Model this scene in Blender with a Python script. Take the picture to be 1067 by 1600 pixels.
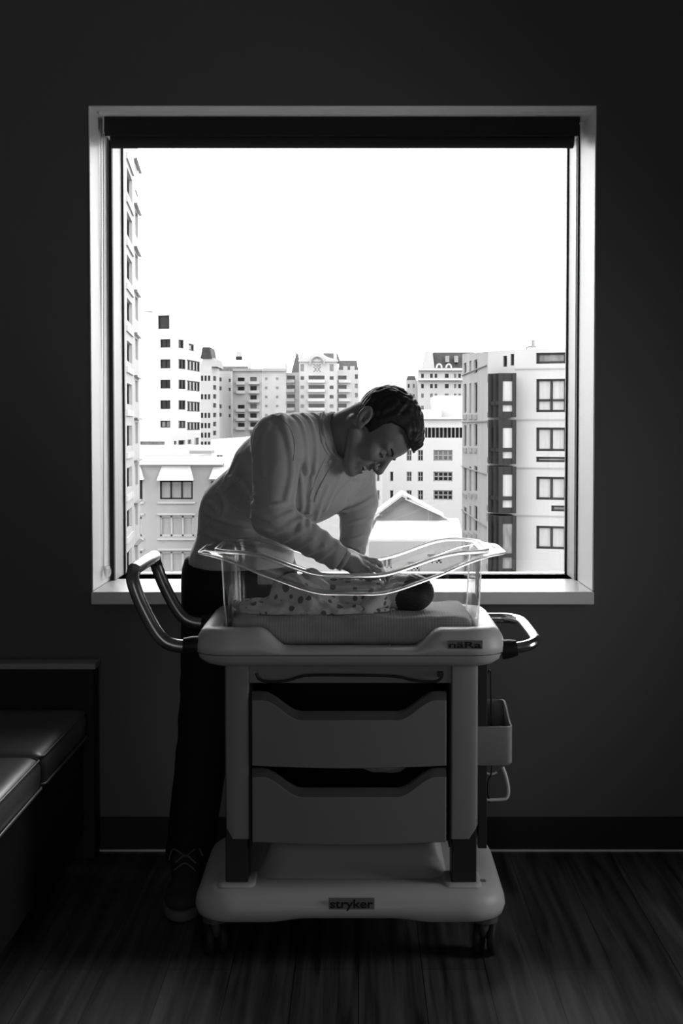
import bpy, math, random
import numpy as np
from mathutils import Vector, Matrix
from mathutils.bvhtree import BVHTree
random.seed(4); rng = np.random.RandomState(7)
for o in list(bpy.data.objects): bpy.data.objects.remove(o)
S = bpy.context.scene
COL = S.collection

# ------------------------------------------------------------------ camera, light, exposure
F = 2222.0; PU, PV = 560.0, 755.0; PITCH = math.radians(2.32); CH = 1.28
cd = bpy.data.cameras.new('camera'); cam = bpy.data.objects.new('camera', cd); COL.objects.link(cam)
cd.sensor_fit = 'VERTICAL'; cd.sensor_height = 36; cd.sensor_width = 24; cd.lens = 36 * F / 1600
cd.shift_x = -(PU - 533.5) / 1600; cd.shift_y = (PV - 800) / 1600
cd.clip_end = 3000; cd.clip_start = .05
cam.location = (0, 0, CH); cam.rotation_euler = (math.pi / 2 - PITCH, 0, 0)
S.camera = cam
SKY = 7.5
w = bpy.data.worlds.new('world'); S.world = w; w.use_nodes = True
w.node_tree.nodes['Background'].inputs[0].default_value = (1, 1, 1, 1)
w.node_tree.nodes['Background'].inputs[1].default_value = SKY
S.view_settings.view_transform = 'Standard'; S.view_settings.look = 'None'
S.view_settings.exposure = 0.0; S.view_settings.gamma = 1; S.view_settings.use_curve_mapping = False
S.cycles.max_bounces = 10; S.cycles.diffuse_bounces = 5; S.cycles.transparent_max_bounces = 24; S.cycles.transmission_bounces = 8
S.cycles.caustics_reflective = False; S.cycles.caustics_refractive = False
WY = 4.247           # inner face of the window wall
def area(name, loc, rot, sx, sy, energy, portal=False):
    l = bpy.data.lights.new(name, 'AREA'); l.shape = 'RECTANGLE'; l.size = sx; l.size_y = sy; l.energy = energy
    if portal: l.cycles.is_portal = True
    o = bpy.data.objects.new(name, l); COL.objects.link(o); o.location = loc; o.rotation_euler = rot
    return o
area('sky_portal', (-.03, WY + .50, 1.56), (-math.pi / 2, 0, 0), 1.45, 1.36, 1, True)
# added fill lamp behind the camera, sized to an invented doorway
area('added_doorway_fill', (-.3, -2.35, 1.15), (math.pi / 2, 0, 0), 1.0, 2.06, 14.0)
FILL_WIN = (2.7, 3.55, .50, 1.50)      # added unseen window in the right-hand wall, lets in fill daylight: y0, y1, z0, z1
area('fill_portal', (2.16, (FILL_WIN[0] + FILL_WIN[1]) / 2, (FILL_WIN[2] + FILL_WIN[3]) / 2), (0, math.pi / 2, 0), FILL_WIN[3] - FILL_WIN[2], FILL_WIN[1] - FILL_WIN[0], 1, True)

def ray(u, v):
    a = (u - PU) / F; b = (PV - v) / F
    return np.array([a, math.cos(PITCH) + b * math.sin(PITCH), -math.sin(PITCH) + b * math.cos(PITCH)])
def P(u, v, Y):
    d = ray(u, v); t = Y / d[1]
    return np.array([d[0] * t, Y, CH + d[2] * t])

# ------------------------------------------------------------------ materials
def mat(name, g, rough=.6, spec=.4, metal=0.0, bump=None, var=None, sheen=0, trans=0.0, coat=0):
    m = bpy.data.materials.new(name); m.use_nodes = True
    nt = m.node_tree; b = nt.nodes['Principled BSDF']
    b.inputs['Base Color'].default_value = (g, g, g, 1); b.inputs['Roughness'].default_value = rough
    b.inputs['Specular IOR Level'].default_value = spec; b.inputs['Metallic'].default_value = metal
    if sheen: b.inputs['Sheen Weight'].default_value = sheen
    if coat: b.inputs['Coat Weight'].default_value = coat
    tc = nt.nodes.new('ShaderNodeTexCoord')
    if var:                                   # (scale, amount, stretch)
        sc, am, st = var
        mp = nt.nodes.new('ShaderNodeMapping'); mp.inputs['Scale'].default_value = st
        n = nt.nodes.new('ShaderNodeTexNoise'); n.inputs['Scale'].default_value = sc; n.inputs['Detail'].default_value = 6
        r = nt.nodes.new('ShaderNodeMapRange'); r.inputs[1].default_value = .3; r.inputs[2].default_value = .7
        r.inputs[3].default_value = g * (1 - am); r.inputs[4].default_value = min(1, g * (1 + am))
        nt.links.new(tc.outputs['Object'], mp.inputs[0]); nt.links.new(mp.outputs[0], n.inputs[0])
        nt.links.new(n.outputs[0], r.inputs[0]); nt.links.new(r.outputs[0], b.inputs['Base Color'])
    if bump:                                  # (scale, strength, distance)
        n = nt.nodes.new('ShaderNodeTexNoise'); n.inputs['Scale'].default_value = bump[0]; n.inputs['Detail'].default_value = 4
        bp = nt.nodes.new('ShaderNodeBump'); bp.inputs['Strength'].default_value = bump[1]; bp.inputs['Distance'].default_value = bump[2]
        nt.links.new(tc.outputs['Object'], n.inputs[0]); nt.links.new(n.outputs[0], bp.inputs['Height'])
        nt.links.new(bp.outputs[0], b.inputs['Normal'])
    if trans:
        out = nt.nodes['Material Output']; tr = nt.nodes.new('ShaderNodeBsdfTranslucent'); mx = nt.nodes.new('ShaderNodeMixShader')
        tr.inputs[0].default_value = (g, g, g, 1); mx.inputs[0].default_value = trans
        nt.links.new(b.outputs[0], mx.inputs[1]); nt.links.new(tr.outputs[0], mx.inputs[2]); nt.links.new(mx.outputs[0], out.inputs[0])
    return m
def clear_mat(name, tint, gloss_rough, ior=1.45, boost=1.0, haze=0.0):
    m = bpy.data.materials.new(name); m.use_nodes = True; nt = m.node_tree; nt.nodes.clear()
    out = nt.nodes.new('ShaderNodeOutputMaterial'); t = nt.nodes.new('ShaderNodeBsdfTransparent'); g = nt.nodes.new('ShaderNodeBsdfGlossy')
    t.inputs[0].default_value = (tint, tint, tint, 1); g.inputs['Roughness'].default_value = gloss_rough
    fr = nt.nodes.new('ShaderNodeFresnel'); fr.inputs[0].default_value = ior
    mu = nt.nodes.new('ShaderNodeMath'); mu.operation = 'MULTIPLY'; mu.inputs[1].default_value = boost; mu.use_clamp = True
    mx = nt.nodes.new('ShaderNodeMixShader')
    nt.links.new(fr.outputs[0], mu.inputs[0]); nt.links.new(mu.outputs[0], mx.inputs[0]); nt.links.new(t.outputs[0], mx.inputs[1]); nt.links.new(g.outputs[0], mx.inputs[2])
    last = mx
    if haze:
        d = nt.nodes.new('ShaderNodeBsdfTranslucent'); d.inputs[0].default_value = (.95, .95, .95, 1); m2 = nt.nodes.new('ShaderNodeMixShader')
        m2.inputs[0].default_value = haze; nt.links.new(mx.outputs[0], m2.inputs[1]); nt.links.new(d.outputs[0], m2.inputs[2]); last = m2
    nt.links.new(last.outputs[0], out.inputs[0])
    return m
def edge_mat():                                # solid acrylic bead that pipes and refracts the daylight
    m = bpy.data.materials.new('acrylic_edge'); m.use_nodes = True; nt = m.node_tree; nt.nodes.clear()
    out = nt.nodes.new('ShaderNodeOutputMaterial'); g = nt.nodes.new('ShaderNodeBsdfGlass'); g.inputs['IOR'].default_value = 1.5; g.inputs['Roughness'].default_value = .32
    d = nt.nodes.new('ShaderNodeBsdfTranslucent'); d.inputs[0].default_value = (.95, .95, .95, 1); mx = nt.nodes.new('ShaderNodeMixShader'); mx.inputs[0].default_value = .15
    nt.links.new(g.outputs[0], mx.inputs[1]); nt.links.new(d.outputs[0], mx.inputs[2]); nt.links.new(mx.outputs[0], out.inputs[0]); return m
def wood_floor():
    m = bpy.data.materials.new('wood_floor'); m.use_nodes = True; nt = m.node_tree; b = nt.nodes['Principled BSDF']
    b.inputs['Roughness'].default_value = .48; b.inputs['Specular IOR Level'].default_value = .3
    tc = nt.nodes.new('ShaderNodeTexCoord'); mp = nt.nodes.new('ShaderNodeMapping'); mp.inputs['Rotation'].default_value = (0, 0, math.pi / 2)
    br = nt.nodes.new('ShaderNodeTexBrick'); br.inputs['Scale'].default_value = 1; br.inputs['Brick Width'].default_value = 1.1; br.inputs['Row Height'].default_value = .15
    br.inputs['Mortar Size'].default_value = .0012; br.inputs['Color1'].default_value = (.05, .05, .05, 1); br.inputs['Color2'].default_value = (.09, .09, .09, 1); br.inputs['Mortar'].default_value = (.01, .01, .01, 1)
    m2 = nt.nodes.new('ShaderNodeMapping'); m2.inputs['Scale'].default_value = (26, 1.1, 1)
    n = nt.nodes.new('ShaderNodeTexNoise'); n.inputs['Scale'].default_value = 1.4; n.inputs['Detail'].default_value = 8; n.inputs['Distortion'].default_value = .5
    r = nt.nodes.new('ShaderNodeMapRange'); r.inputs[1].default_value = .35; r.inputs[2].default_value = .72; r.inputs[3].default_value = .25; r.inputs[4].default_value = 1.7
    mx = nt.nodes.new('ShaderNodeMix'); mx.data_type = 'RGBA'; mx.blend_type = 'MULTIPLY'; mx.inputs[0].default_value = 1
    L = nt.links.new
    L(tc.outputs['Object'], mp.inputs[0]); L(mp.outputs[0], br.inputs[0]); L(tc.outputs['Object'], m2.inputs[0]); L(m2.outputs[0], n.inputs[0])
    L(n.outputs[0], r.inputs[0]); L(br.outputs[0], mx.inputs[6]); L(r.outputs[0], mx.inputs[7]); L(mx.outputs[2], b.inputs['Base Color'])
    return m
def print_mat():                               # muslin printed with small dark balloons and dots
    m = mat('printed_muslin', .92, .85, .2, trans=.25); nt = m.node_tree; b = nt.nodes['Principled BSDF']; L = nt.links.new
    tc = nt.nodes.new('ShaderNodeTexCoord'); v = nt.nodes.new('ShaderNodeTexVoronoi'); v.inputs['Scale'].default_value = 52
    v.inputs['Randomness'].default_value = .75
    sep = nt.nodes.new('ShaderNodeSeparateColor'); th = nt.nodes.new('ShaderNodeMath'); th.operation = 'MULTIPLY'; th.inputs[1].default_value = .0095 * 52
    lt = nt.nodes.new('ShaderNodeMath'); lt.operation = 'LESS_THAN'
    mp = nt.nodes.new('ShaderNodeMapping'); mp.inputs['Scale'].default_value = (1, 1, .82)
    mx = nt.nodes.new('ShaderNodeMix'); mx.data_type = 'RGBA'; mx.inputs[6].default_value = (.92, .92, .92, 1); mx.inputs[7].default_value = (.16, .16, .16, 1)
    L(tc.outputs['Object'], mp.inputs[0]); L(mp.outputs[0], v.inputs[0]); L(v.outputs['Color'], sep.inputs[0]); L(sep.outputs[0], th.inputs[0])
    L(v.outputs['Distance'], lt.inputs[0]); L(th.outputs[0], lt.inputs[1]); L(lt.outputs[0], mx.inputs[0]); L(mx.outputs[2], b.inputs['Base Color'])
    return m
def knit_mat(name, g, scale, direction='X', strength=.3, trans=0):
    m = mat(name, g, .9, .15, sheen=.1, trans=trans); nt = m.node_tree; b = nt.nodes['Principled BSDF']; L = nt.links.new
    tc = nt.nodes.new('ShaderNodeTexCoord'); wv = nt.nodes.new('ShaderNodeTexWave'); wv.bands_direction = direction
    wv.inputs['Scale'].default_value = scale; wv.inputs['Distortion'].default_value = 1.5; wv.inputs['Detail'].default_value = 3
    bp = nt.nodes.new('ShaderNodeBump'); bp.inputs['Strength'].default_value = strength; bp.inputs['Distance'].default_value = .002
    L(tc.outputs['Object'], wv.inputs[0]); L(wv.outputs[0], bp.inputs['Height']); L(bp.outputs[0], b.inputs['Normal'])
    return m
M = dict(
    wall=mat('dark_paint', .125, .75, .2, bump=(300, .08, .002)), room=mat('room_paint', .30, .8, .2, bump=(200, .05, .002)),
    ceil=mat('ceiling_paint', .5, .8, .2, bump=(120, .1, .002)),
    floor=wood_floor(), base=mat('black_vinyl', .012, .5, .3), white=mat('white_lacquer', .80, .45, .4, var=(3, .03, (1, 1, 1))),
    alu=mat('pale_frame', .62, .45, .5), sill=mat('sill_laminate', .82, .35, .5), black=mat('black_plastic', .012, .5, .4),
    channel=mat('dark_channel', .02, .6, .3), fascia=mat('blind_fascia', .02, .7, .2, bump=(90, .1, .002)), bead=mat('bead_chain', .5, .4, .5),
    glass=clear_mat('window_glass', .96, .0, 1.45), tinted=clear_mat('tinted_glass', .88, .0, 1.45), acrylic=clear_mat('clear_acrylic', .98, .02, 1.42, .4), rim=edge_mat(),
    clip=clear_mat('clear_clip', .9, .1, 1.5, 1.5, .4),
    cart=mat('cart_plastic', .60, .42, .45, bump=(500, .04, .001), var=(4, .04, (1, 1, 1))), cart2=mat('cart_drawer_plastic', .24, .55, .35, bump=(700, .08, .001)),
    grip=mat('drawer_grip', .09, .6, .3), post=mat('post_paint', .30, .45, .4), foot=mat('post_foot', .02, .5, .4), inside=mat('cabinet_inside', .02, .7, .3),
    steel=mat('brushed_steel', .75, .22, .5, metal=1, bump=(60, .03, .001)), handle=mat('dark_metal_handle', .30, .28, .5, metal=.85), wire=mat('white_wire', .75, .4, .5),
    badge=mat('badge_plate', .22, .5, .4), ink=mat('black_print', .008, .5, .3), tyre=mat('caster_tyre', .02, .6, .3), fork=mat('caster_fork', .08, .5, .4),
    skin=mat('skin', .26, .5, .35, bump=(260, .12, .001), var=(30, .06, (1, 1, 1))), babyskin=mat('baby_skin', .72, .55, .3), hair=mat('hair', .022, .48, .45, bump=(600, .3, .002)),
    lip=mat('lips', .2, .45, .4), teeth=mat('teeth', .85, .25, .5), eye=mat('eye', .5, .15, .5),
    shirt=mat('grey_jersey', .58, .85, .2, sheen=.25, trans=.12, bump=(420, .15, .001)), seam=mat('shirt_seam', .5, .9, .1), button=mat('button', .6, .3, .5), jeans=mat('black_denim', .012, .8, .2, bump=(300, .3, .002)),
    shoe=mat('knit_shoe', .05, .8, .2, bump=(400, .6, .002)), sole=mat('shoe_sole', .16, .6, .3), band=mat('paper_band', .5, .6, .3),
    sheet=knit_mat('gauze_sheet', .52, 45, 'X', .18), print=print_mat(), wrap=mat('baby_clothes', .8, .85, .2),
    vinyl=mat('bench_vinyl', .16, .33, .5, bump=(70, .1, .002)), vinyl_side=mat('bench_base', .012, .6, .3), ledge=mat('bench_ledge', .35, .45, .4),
    f1=mat('facade_pale', .225, .9, .1, var=(.25, .05, (1, 1, 1)), bump=(6, .05, .02)), f2=mat('facade_white', .27, .9, .1, var=(.2, .03, (1, 1, 1))), f3=mat('facade_grey', .15, .9, .1, var=(.3, .08, (1, 1, 1))),
    f4=mat('facade_concrete', .205, .9, .1, var=(.35, .09, (1, 1, .4))), slate=mat('slate_roof', .022, .85, .2, var=(1.2, .3, (1, 1, 1))), trimw=mat('white_trim', .42, .8, .2),
    dk=mat('dark_glass', .008, .3, .1, var=(.8, .7, (1, 1, 1))), blind=mat('window_blind', .19, .7, .2, var=(1.5, .1, (4, 4, .3))), fr=mat('bronze_frame', .010, .6, .1), mid=mat('grey_glass', .055, .3, .3, var=(1.2, .5, (3, 3, 1))),
    ground=mat('street', .07, .9, .1, var=(.05, .2, (1, 1, 1))), leafy=mat('foliage', .12, .9, .1),
)

M['shirt'].node_tree.nodes['Principled BSDF'].inputs['Sheen Weight'].default_value = .9
M['shirt'].node_tree.nodes['Principled BSDF'].inputs['Sheen Roughness'].default_value = .35
# ------------------------------------------------------------------ mesh helpers
def wl(o):
    p = Vector((0, 0, 0))
    while o: p += o.location; o = o.parent
    return p
class MB:
    def __init__(s): s.v = []; s.f = []
    def add(s, vs, fs):
        n = len(s.v); s.v += [tuple(map(float, q)) for q in vs]; s.f += [tuple(i + n for i in q) for q in fs]; return s
    def box(s, lo, hi):
        x0, y0, z0 = lo; x1, y1, z1 = hi
        return s.add([(x0, y0, z0), (x1, y0, z0), (x1, y1, z0), (x0, y1, z0), (x0, y0, z1), (x1, y0, z1), (x1, y1, z1), (x0, y1, z1)],
                     [(3, 2, 1, 0), (4, 5, 6, 7), (0, 1, 5, 4), (1, 2, 6, 5), (2, 3, 7, 6), (3, 0, 4, 7)])
    def obox(s, c, ax, ay, az):              # oriented box from centre and half vectors
        c, ax, ay, az = map(np.array, (c, ax, ay, az)); vs = []
        for k in (-1, 1):
            for i, j in ((-1, -1), (1, -1), (1, 1), (-1, 1)): vs.append(c + ax * i + ay * j + az * k)
        return s.add(vs, [(3, 2, 1, 0), (4, 5, 6, 7), (0, 1, 5, 4), (1, 2, 6, 5), (2, 3, 7, 6), (3, 0, 4, 7)])
    def loft(s, loops, cap0=True, cap1=True):
        n = len(loops[0]); vs = [q for l in loops for q in l]; fs = []
        for i in range(len(loops) - 1):
            for j in range(n):
                k = (j + 1) % n; fs.append((i * n + j, i * n + k, (i + 1) * n + k, (i + 1) * n + j))
        if cap0: fs.append(tuple(range(n))[::-1])
        if cap1: fs.append(tuple((len(loops) - 1) * n + j for j in range(n)))
        return s.add(vs, fs)
    def prism(s, pts, d):                    # polygon pts extruded by vector d
        n = len(pts); d = np.array(d); a = [np.array(p, float) for p in pts]
        return s.add(a + [p + d for p in a], [tuple(range(n))[::-1], tuple(range(n, 2 * n))] + [(i, (i + 1) % n, n + (i + 1) % n, n + i) for i in range(n)])
    def tube(s, path, r, seg=10, closed=False, cap=True):
        pts = [np.array(p, float) for p in path]; n = len(pts); loops = []
        rs = r if hasattr(r, '__len__') else [r] * n
        up = None
        for i, p in enumerate(pts):
            a = pts[(i - 1) % n] if (closed or i > 0) else p; b = pts[(i + 1) % n] if (closed or i < n - 1) else p
            t = b - a; t /= (np.linalg.norm(t) + 1e-12)
            if up is None:
                up = np.array([0, 0, 1.]) if abs(t[2]) < .9 else np.array([0, 1., 0])
            up = up - t * up.dot(t); up /= (np.linalg.norm(up) + 1e-12); q = np.cross(t, up)
            loops.append([p + rs[i] * (math.cos(k * 2 * math.pi / seg) * up + math.sin(k * 2 * math.pi / seg) * q) for k in range(seg)])
        if closed: loops.append(loops[0]); return s.loft(loops, False, False)
        return s.loft(loops, cap, cap)
    def build(s, name, m, parent=None, smooth=None, bevel=0, solid=0, sub=0, bseg=2):
        me = bpy.data.meshes.new(name); me.from_pydata(s.v, [], s.f); me.validate()
        return link(name, me, m, parent, smooth, bevel, solid, sub, bseg)
def link(name, me, m, parent=None, smooth=None, bevel=0, solid=0, sub=0, bseg=2):
    import bmesh
    bm = bmesh.new(); bm.from_mesh(me); bmesh.ops.recalc_face_normals(bm, faces=bm.faces); bm.to_mesh(me); bm.free()
    me.materials.append(m)
    if smooth is not None:
        me.polygons.foreach_set('use_smooth', [True] * len(me.polygons))
        if smooth < 180: me.set_sharp_from_angle(angle=math.radians(smooth))
    o = bpy.data.objects.new(name, me); COL.objects.link(o)
    if parent is not None: o.parent = parent; o.location = -wl(parent)
    if solid:
        q = o.modifiers.new('s', 'SOLIDIFY'); q.thickness = solid; q.offset = 0
    if bevel:
        q = o.modifiers.new('b', 'BEVEL'); q.width = bevel; q.segments = bseg; q.limit_method = 'ANGLE'; q.angle_limit = math.radians(35)
        if smooth is None:
            me.polygons.foreach_set('use_smooth', [True] * len(me.polygons)); q.harden_normals = True
    if sub:
        q = o.modifiers.new('u', 'SUBSURF'); q.levels = sub; q.render_levels = sub
    return o
def tag(o, label, cat, group=None, kind=None):
    if label: o['label'] = label
    if cat: o['category'] = cat
    if group: o['group'] = group
    if kind: o['kind'] = kind
    return o
def thing(name, label, cat, loc, group=None):
    o = bpy.data.objects.new(name, None); COL.objects.link(o); o.location = loc; o.empty_display_size = .05
    return tag(o, label, cat, group)
def struct(o): o['kind'] = 'structure'; return o
def rrect(cx, cy, hx, hy, r, z, n=8):
    pts = []
    for sx, sy, a0 in ((1, 1, 0), (-1, 1, 90), (-1, -1, 180), (1, -1, 270)):
        for k in range(n + 1):
            a = math.radians(a0 + 90 * k / n); pts.append((cx + sx * (hx - r) + r * math.cos(a), cy + sy * (hy - r) + r * math.sin(a), z))
    return pts
def dense(path, n):                          # Catmull-Rom through the points
    p = [np.array(q, float) for q in path]; p = [2 * p[0] - p[1]] + p + [2 * p[-1] - p[-2]]; out = []
    for i in range(1, len(p) - 2):
        for k in range(n):
            t = k / n; a, b, c, d = p[i - 1], p[i], p[i + 1], p[i + 2]
            out.append(.5 * ((2 * b) + (c - a) * t + (2 * a - 5 * b + 4 * c - d) * t * t + (3 * b - a - 3 * c + d) * t ** 3))
    out.append(p[-2]); return out
def smooth01(t): t = max(0, min(1, t)); return t * t * (3 - 2 * t)

# signed-distance modelling for the soft and living shapes
def norm(v): v = np.array(v, float); return v / np.linalg.norm(v)
def cone(p, a, b, ra, rb):
    a = np.array(a, np.float32); b = np.array(b, np.float32); ab = b - a
    q = p - a; t = np.clip((q @ ab) / (ab @ ab), 0, 1)
    return np.sqrt(((q - t[..., None] * ab) ** 2).sum(-1)) - (ra + (rb - ra) * t)
def econe(p, a, b, wa, rA, rB):              # elliptical-section limb: rA=(width,depth) at a, rB at b
    a = np.array(a, np.float32); b = np.array(b, np.float32); ab = b - a; L = np.linalg.norm(ab); s = ab / L
    wx = norm(np.array(wa) - s * np.dot(wa, s)).astype(np.float32); dx = np.cross(s, wx).astype(np.float32)
    q = p - a; t0 = (q @ ab) / (L * L); t = np.clip(t0, 0, 1); e = (t0 - t) * L
    rw = rA[0] + (rB[0] - rA[0]) * t; rd = rA[1] + (rB[1] - rA[1]) * t; m = np.minimum(rw, rd)
    return (np.sqrt(((q @ wx) / rw) ** 2 + ((q @ dx) / rd) ** 2 + (e / m) ** 2) - 1) * m
def ell(p, c, r, R=None):
    q = p - np.array(c, np.float32)
    if R is not None: q = q @ np.array(R, np.float32).T
    r = np.array(r, np.float32); k = np.sqrt(((q / r) ** 2).sum(-1)); k2 = np.sqrt(((q / (r * r)) ** 2).sum(-1)) + 1e-9
    return k * (k - 1) / k2
def smin(a, b, k): h = np.clip(.5 + .5 * (b - a) / k, 0, 1); return b + (a - b) * h - k * h * (1 - h)
def smax(a, b, k): return -smin(-a, -b, k)
def sun(k, *ds):
    r = ds[0]
    for d in ds[1:]: r = smin(r, d, k)
    return r
def wob(p, f, seed=0):
    r = np.random.RandomState(seed); o = 0
    for i in range(5):
        k = r.normal(size=3); k = (k / np.linalg.norm(k) * f * (1 + .5 * i)).astype(np.float32); o = o + np.sin(p @ k + r.rand() * 6.28 + 1.3 * np.sin(p @ k[[1, 2, 0]] * .6)) / (1 + .5 * i)
    return o / 2.5
def polyd(p, pts):
    d = None
    for a, b in zip(pts[:-1], pts[1:]):
        a = np.array(a, np.float32); ab = np.array(b, np.float32) - a; q = p - a; t = np.clip((q @ ab) / (ab @ ab + 1e-12), 0, 1)
        e = ((q - t[..., None] * ab) ** 2).sum(-1); d = e if d is None else np.minimum(d, e)
    return np.sqrt(d)
def nets(f, lo, hi, h):
    lo = np.array(lo, float); hi = np.array(hi, float); n = np.ceil((hi - lo) / h).astype(int) + 1
    ax = [(lo[i] + h * np.arange(n[i])).astype(np.float32) for i in range(3)]
    V = np.empty(n, np.float32)
    st = max(1, int(4e5 / (n[1] * n[2])))
    for i in range(0, n[0], st):
        g = np.stack(np.meshgrid(ax[0][i:i + st], ax[1], ax[2], indexing='ij'), -1); V[i:i + st] = f(g)
    I = V < 0; nc = n - 1
    acc = np.zeros((*nc, 3), np.float32); cnt = np.zeros(nc, np.float32)
    for a in range(3):
        o1, o2 = [b for b in range(3) if b != a]
        for i in (0, 1):
            for j in (0, 1):
                s0 = [slice(0, nc[k]) for k in range(3)]; s0[o1] = slice(i, nc[o1] + i); s0[o2] = slice(j, nc[o2] + j)
                s1 = list(s0); s1[a] = slice(1, nc[a] + 1)
                v0 = V[tuple(s0)]; v1 = V[tuple(s1)]; c = (v0 < 0) != (v1 < 0)
                t = np.where(c, v0 / np.where(c, v0 - v1, 1), 0)
                acc[..., a] += t; acc[..., o1] += c * i; acc[..., o2] += c * j; cnt += c
    act = cnt > 0; idx = -np.ones(nc, int); idx[act] = np.arange(act.sum())
    cell = np.argwhere(act); verts = lo + h * (cell + acc[act] / cnt[act][:, None])
    faces = []
    for a in range(3):
        o1, o2 = [(1, 2), (2, 0), (0, 1)][a]
        s0 = [slice(0, n[k] - 1) if k == a else slice(1, n[k] - 1) for k in range(3)]; s1 = list(s0); s1[a] = slice(1, n[a])
        A = I[tuple(s0)]; B = I[tuple(s1)]; c = np.argwhere(A != B)
        if not len(c): continue
        flip = A[tuple(c.T)]; c = c + np.array([0 if k == a else 1 for k in range(3)])
        def cid(d1, d2): e = c.copy(); e[:, o1] -= d1; e[:, o2] -= d2; return idx[tuple(e.T)]
        q = np.stack([cid(1, 1), cid(0, 1), cid(0, 0), cid(1, 0)], -1)
        q[~flip] = q[~flip][:, ::-1]; faces.append(q)
    return verts, np.concatenate(faces)
def merge(parts):
    vs = []; fs = []; n = 0
    for v, f in parts: vs.append(v); fs.append(f + n); n += len(v)
    return np.concatenate(vs), np.concatenate(fs)
def mesh_np(name, vf, m, parent=None, it=0):
    v, f = vf; me = bpy.data.meshes.new(name)
    me.from_pydata(v.tolist(), [], f.tolist()); me.validate(); me.materials.append(m)
    me.polygons.foreach_set('use_smooth', [True] * len(me.polygons))
    o = bpy.data.objects.new(name, me); COL.objects.link(o)
    if parent is not None: o.parent = parent; o.location = -wl(parent)
    if it: q = o.modifiers.new('sm', 'SMOOTH'); q.iterations = it; q.factor = .5
    return o
def bvh(vf): return BVHTree.FromPolygons([Vector(q) for q in vf[0]], vf[1].tolist())
def onsurf(tree, pts, lift=0.0, n=6):        # points seen at these picture positions, found on a surface
    out = []
    dp = dense([(a, b, 0) for a, b in pts], n) if len(pts) > 1 else [np.array((pts[0][0], pts[0][1], 0))]
    for q in dp:
        d = Vector(ray(q[0], q[1])).normalized(); h = tree.ray_cast(Vector((0, 0, CH)), d)
        if h[0] is not None: out.append((np.array(h[0] - d * lift), np.array(h[1])))
    return out

# ------------------------------------------------------------------ room shell
XL, XR, YB, ZC = -1.62, 1.95, -2.4, 2.78
DG = .48; DC = .30                           # depth of glass and of side channels behind the wall face
tl = P(141.5, 165, WY); x0 = P(138, 165, WY)[0]; x1 = P(932, 165, WY)[0]; zt = P(540, 165, WY)[2]
sill_z = P(540, 925, WY - .03)[2]; sill_b = P(540, 945, WY - .03)[2]
WT = WY + DG + .10
m = MB().box((XL - .2, YB - .2, -.2), (XR + .2, WT, 0)); struct(m.build('floor', M['floor']))
m = MB().box((XL - .2, YB - .2, ZC), (XR + .2, WT, ZC + .2)); struct(m.build('ceiling', M['ceil']))
m = MB().box((XL - .2, YB, 0), (XL, WT, ZC)); struct(m.build('wall_left', M['room']))
m = MB(); m.box((XR, YB, 0), (XR + .2, FILL_WIN[0], ZC)); m.box((XR, FILL_WIN[1], 0), (XR + .2, WT, ZC)); m.box((XR, FILL_WIN[0], 0), (XR + .2, FILL_WIN[1], FILL_WIN[2])); m.box((XR, FILL_WIN[0], FILL_WIN[3]), (XR + .2, FILL_WIN[1], ZC))
struct(m.build('wall_right', M['room']))
fill_win = thing('added_fill_window', None, None, (XR + .12, FILL_WIN[0], FILL_WIN[2])); fill_win['kind'] = 'structure'  # frame and pane of the added fill window
m = MB(); q_ = .04
m.box((XR + .1, FILL_WIN[0], FILL_WIN[2]), (XR + .16, FILL_WIN[0] + q_, FILL_WIN[3])); m.box((XR + .1, FILL_WIN[1] - q_, FILL_WIN[2]), (XR + .16, FILL_WIN[1], FILL_WIN[3])); m.box((XR + .1, FILL_WIN[0], FILL_WIN[2]), (XR + .16, FILL_WIN[1], FILL_WIN[2] + q_)); m.box((XR + .1, FILL_WIN[0], FILL_WIN[3] - q_), (XR + .16, FILL_WIN[1], FILL_WIN[3]))
m.build('window_frame', M['alu'], fill_win); MB().box((XR + .128, FILL_WIN[0] + q_, FILL_WIN[2] + q_), (XR + .134, FILL_WIN[1] - q_, FILL_WIN[3] - q_)).build('glass_pane', M['tinted'], fill_win)
m = MB(); m.box((XL - .2, YB - .2, 0), (-.82, YB, ZC)); m.box((.22, YB - .2, 0), (XR + .2, YB, ZC)); m.box((-.82, YB - .2, 2.12), (.22, YB, ZC)); struct(m.build('wall_front', M['room']))
m = MB(); m.box((-.88, YB - .2, 0), (-.80, YB + .015, 2.18)); m.box((.20, YB - .2, 0), (.28, YB + .015, 2.18)); m.box((-.88, YB - .2, 2.10), (.28, YB + .015, 2.18)); struct(m.build('added_door_frame', M['alu'], bevel=.002))  # frame of the invented doorway that goes with the fill lamp
m = MB(); m.box((-1.6, YB - 1.5, 0), (1.0, YB - 1.4, 2.4)); m.box((-1.7, YB - 1.5, 0), (-1.6, YB - .2, 2.4)); m.box((1.0, YB - 1.5, 0), (1.1, YB - .2, 2.4)); m.box((-1.7, YB - 1.5, 2.4), (1.1, YB - .2, 2.5)); m.box((-1.7, YB - 1.5, -.1), (1.1, YB - .2, 0)); struct(m.build('added_sky_blocker', M['ceil']))  # unseen box added behind the doorway to keep the sky out
m = MB()
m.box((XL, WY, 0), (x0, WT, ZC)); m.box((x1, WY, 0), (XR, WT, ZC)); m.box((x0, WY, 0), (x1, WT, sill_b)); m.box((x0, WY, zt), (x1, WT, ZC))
struct(m.build('wall_back', M['wall']))
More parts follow.
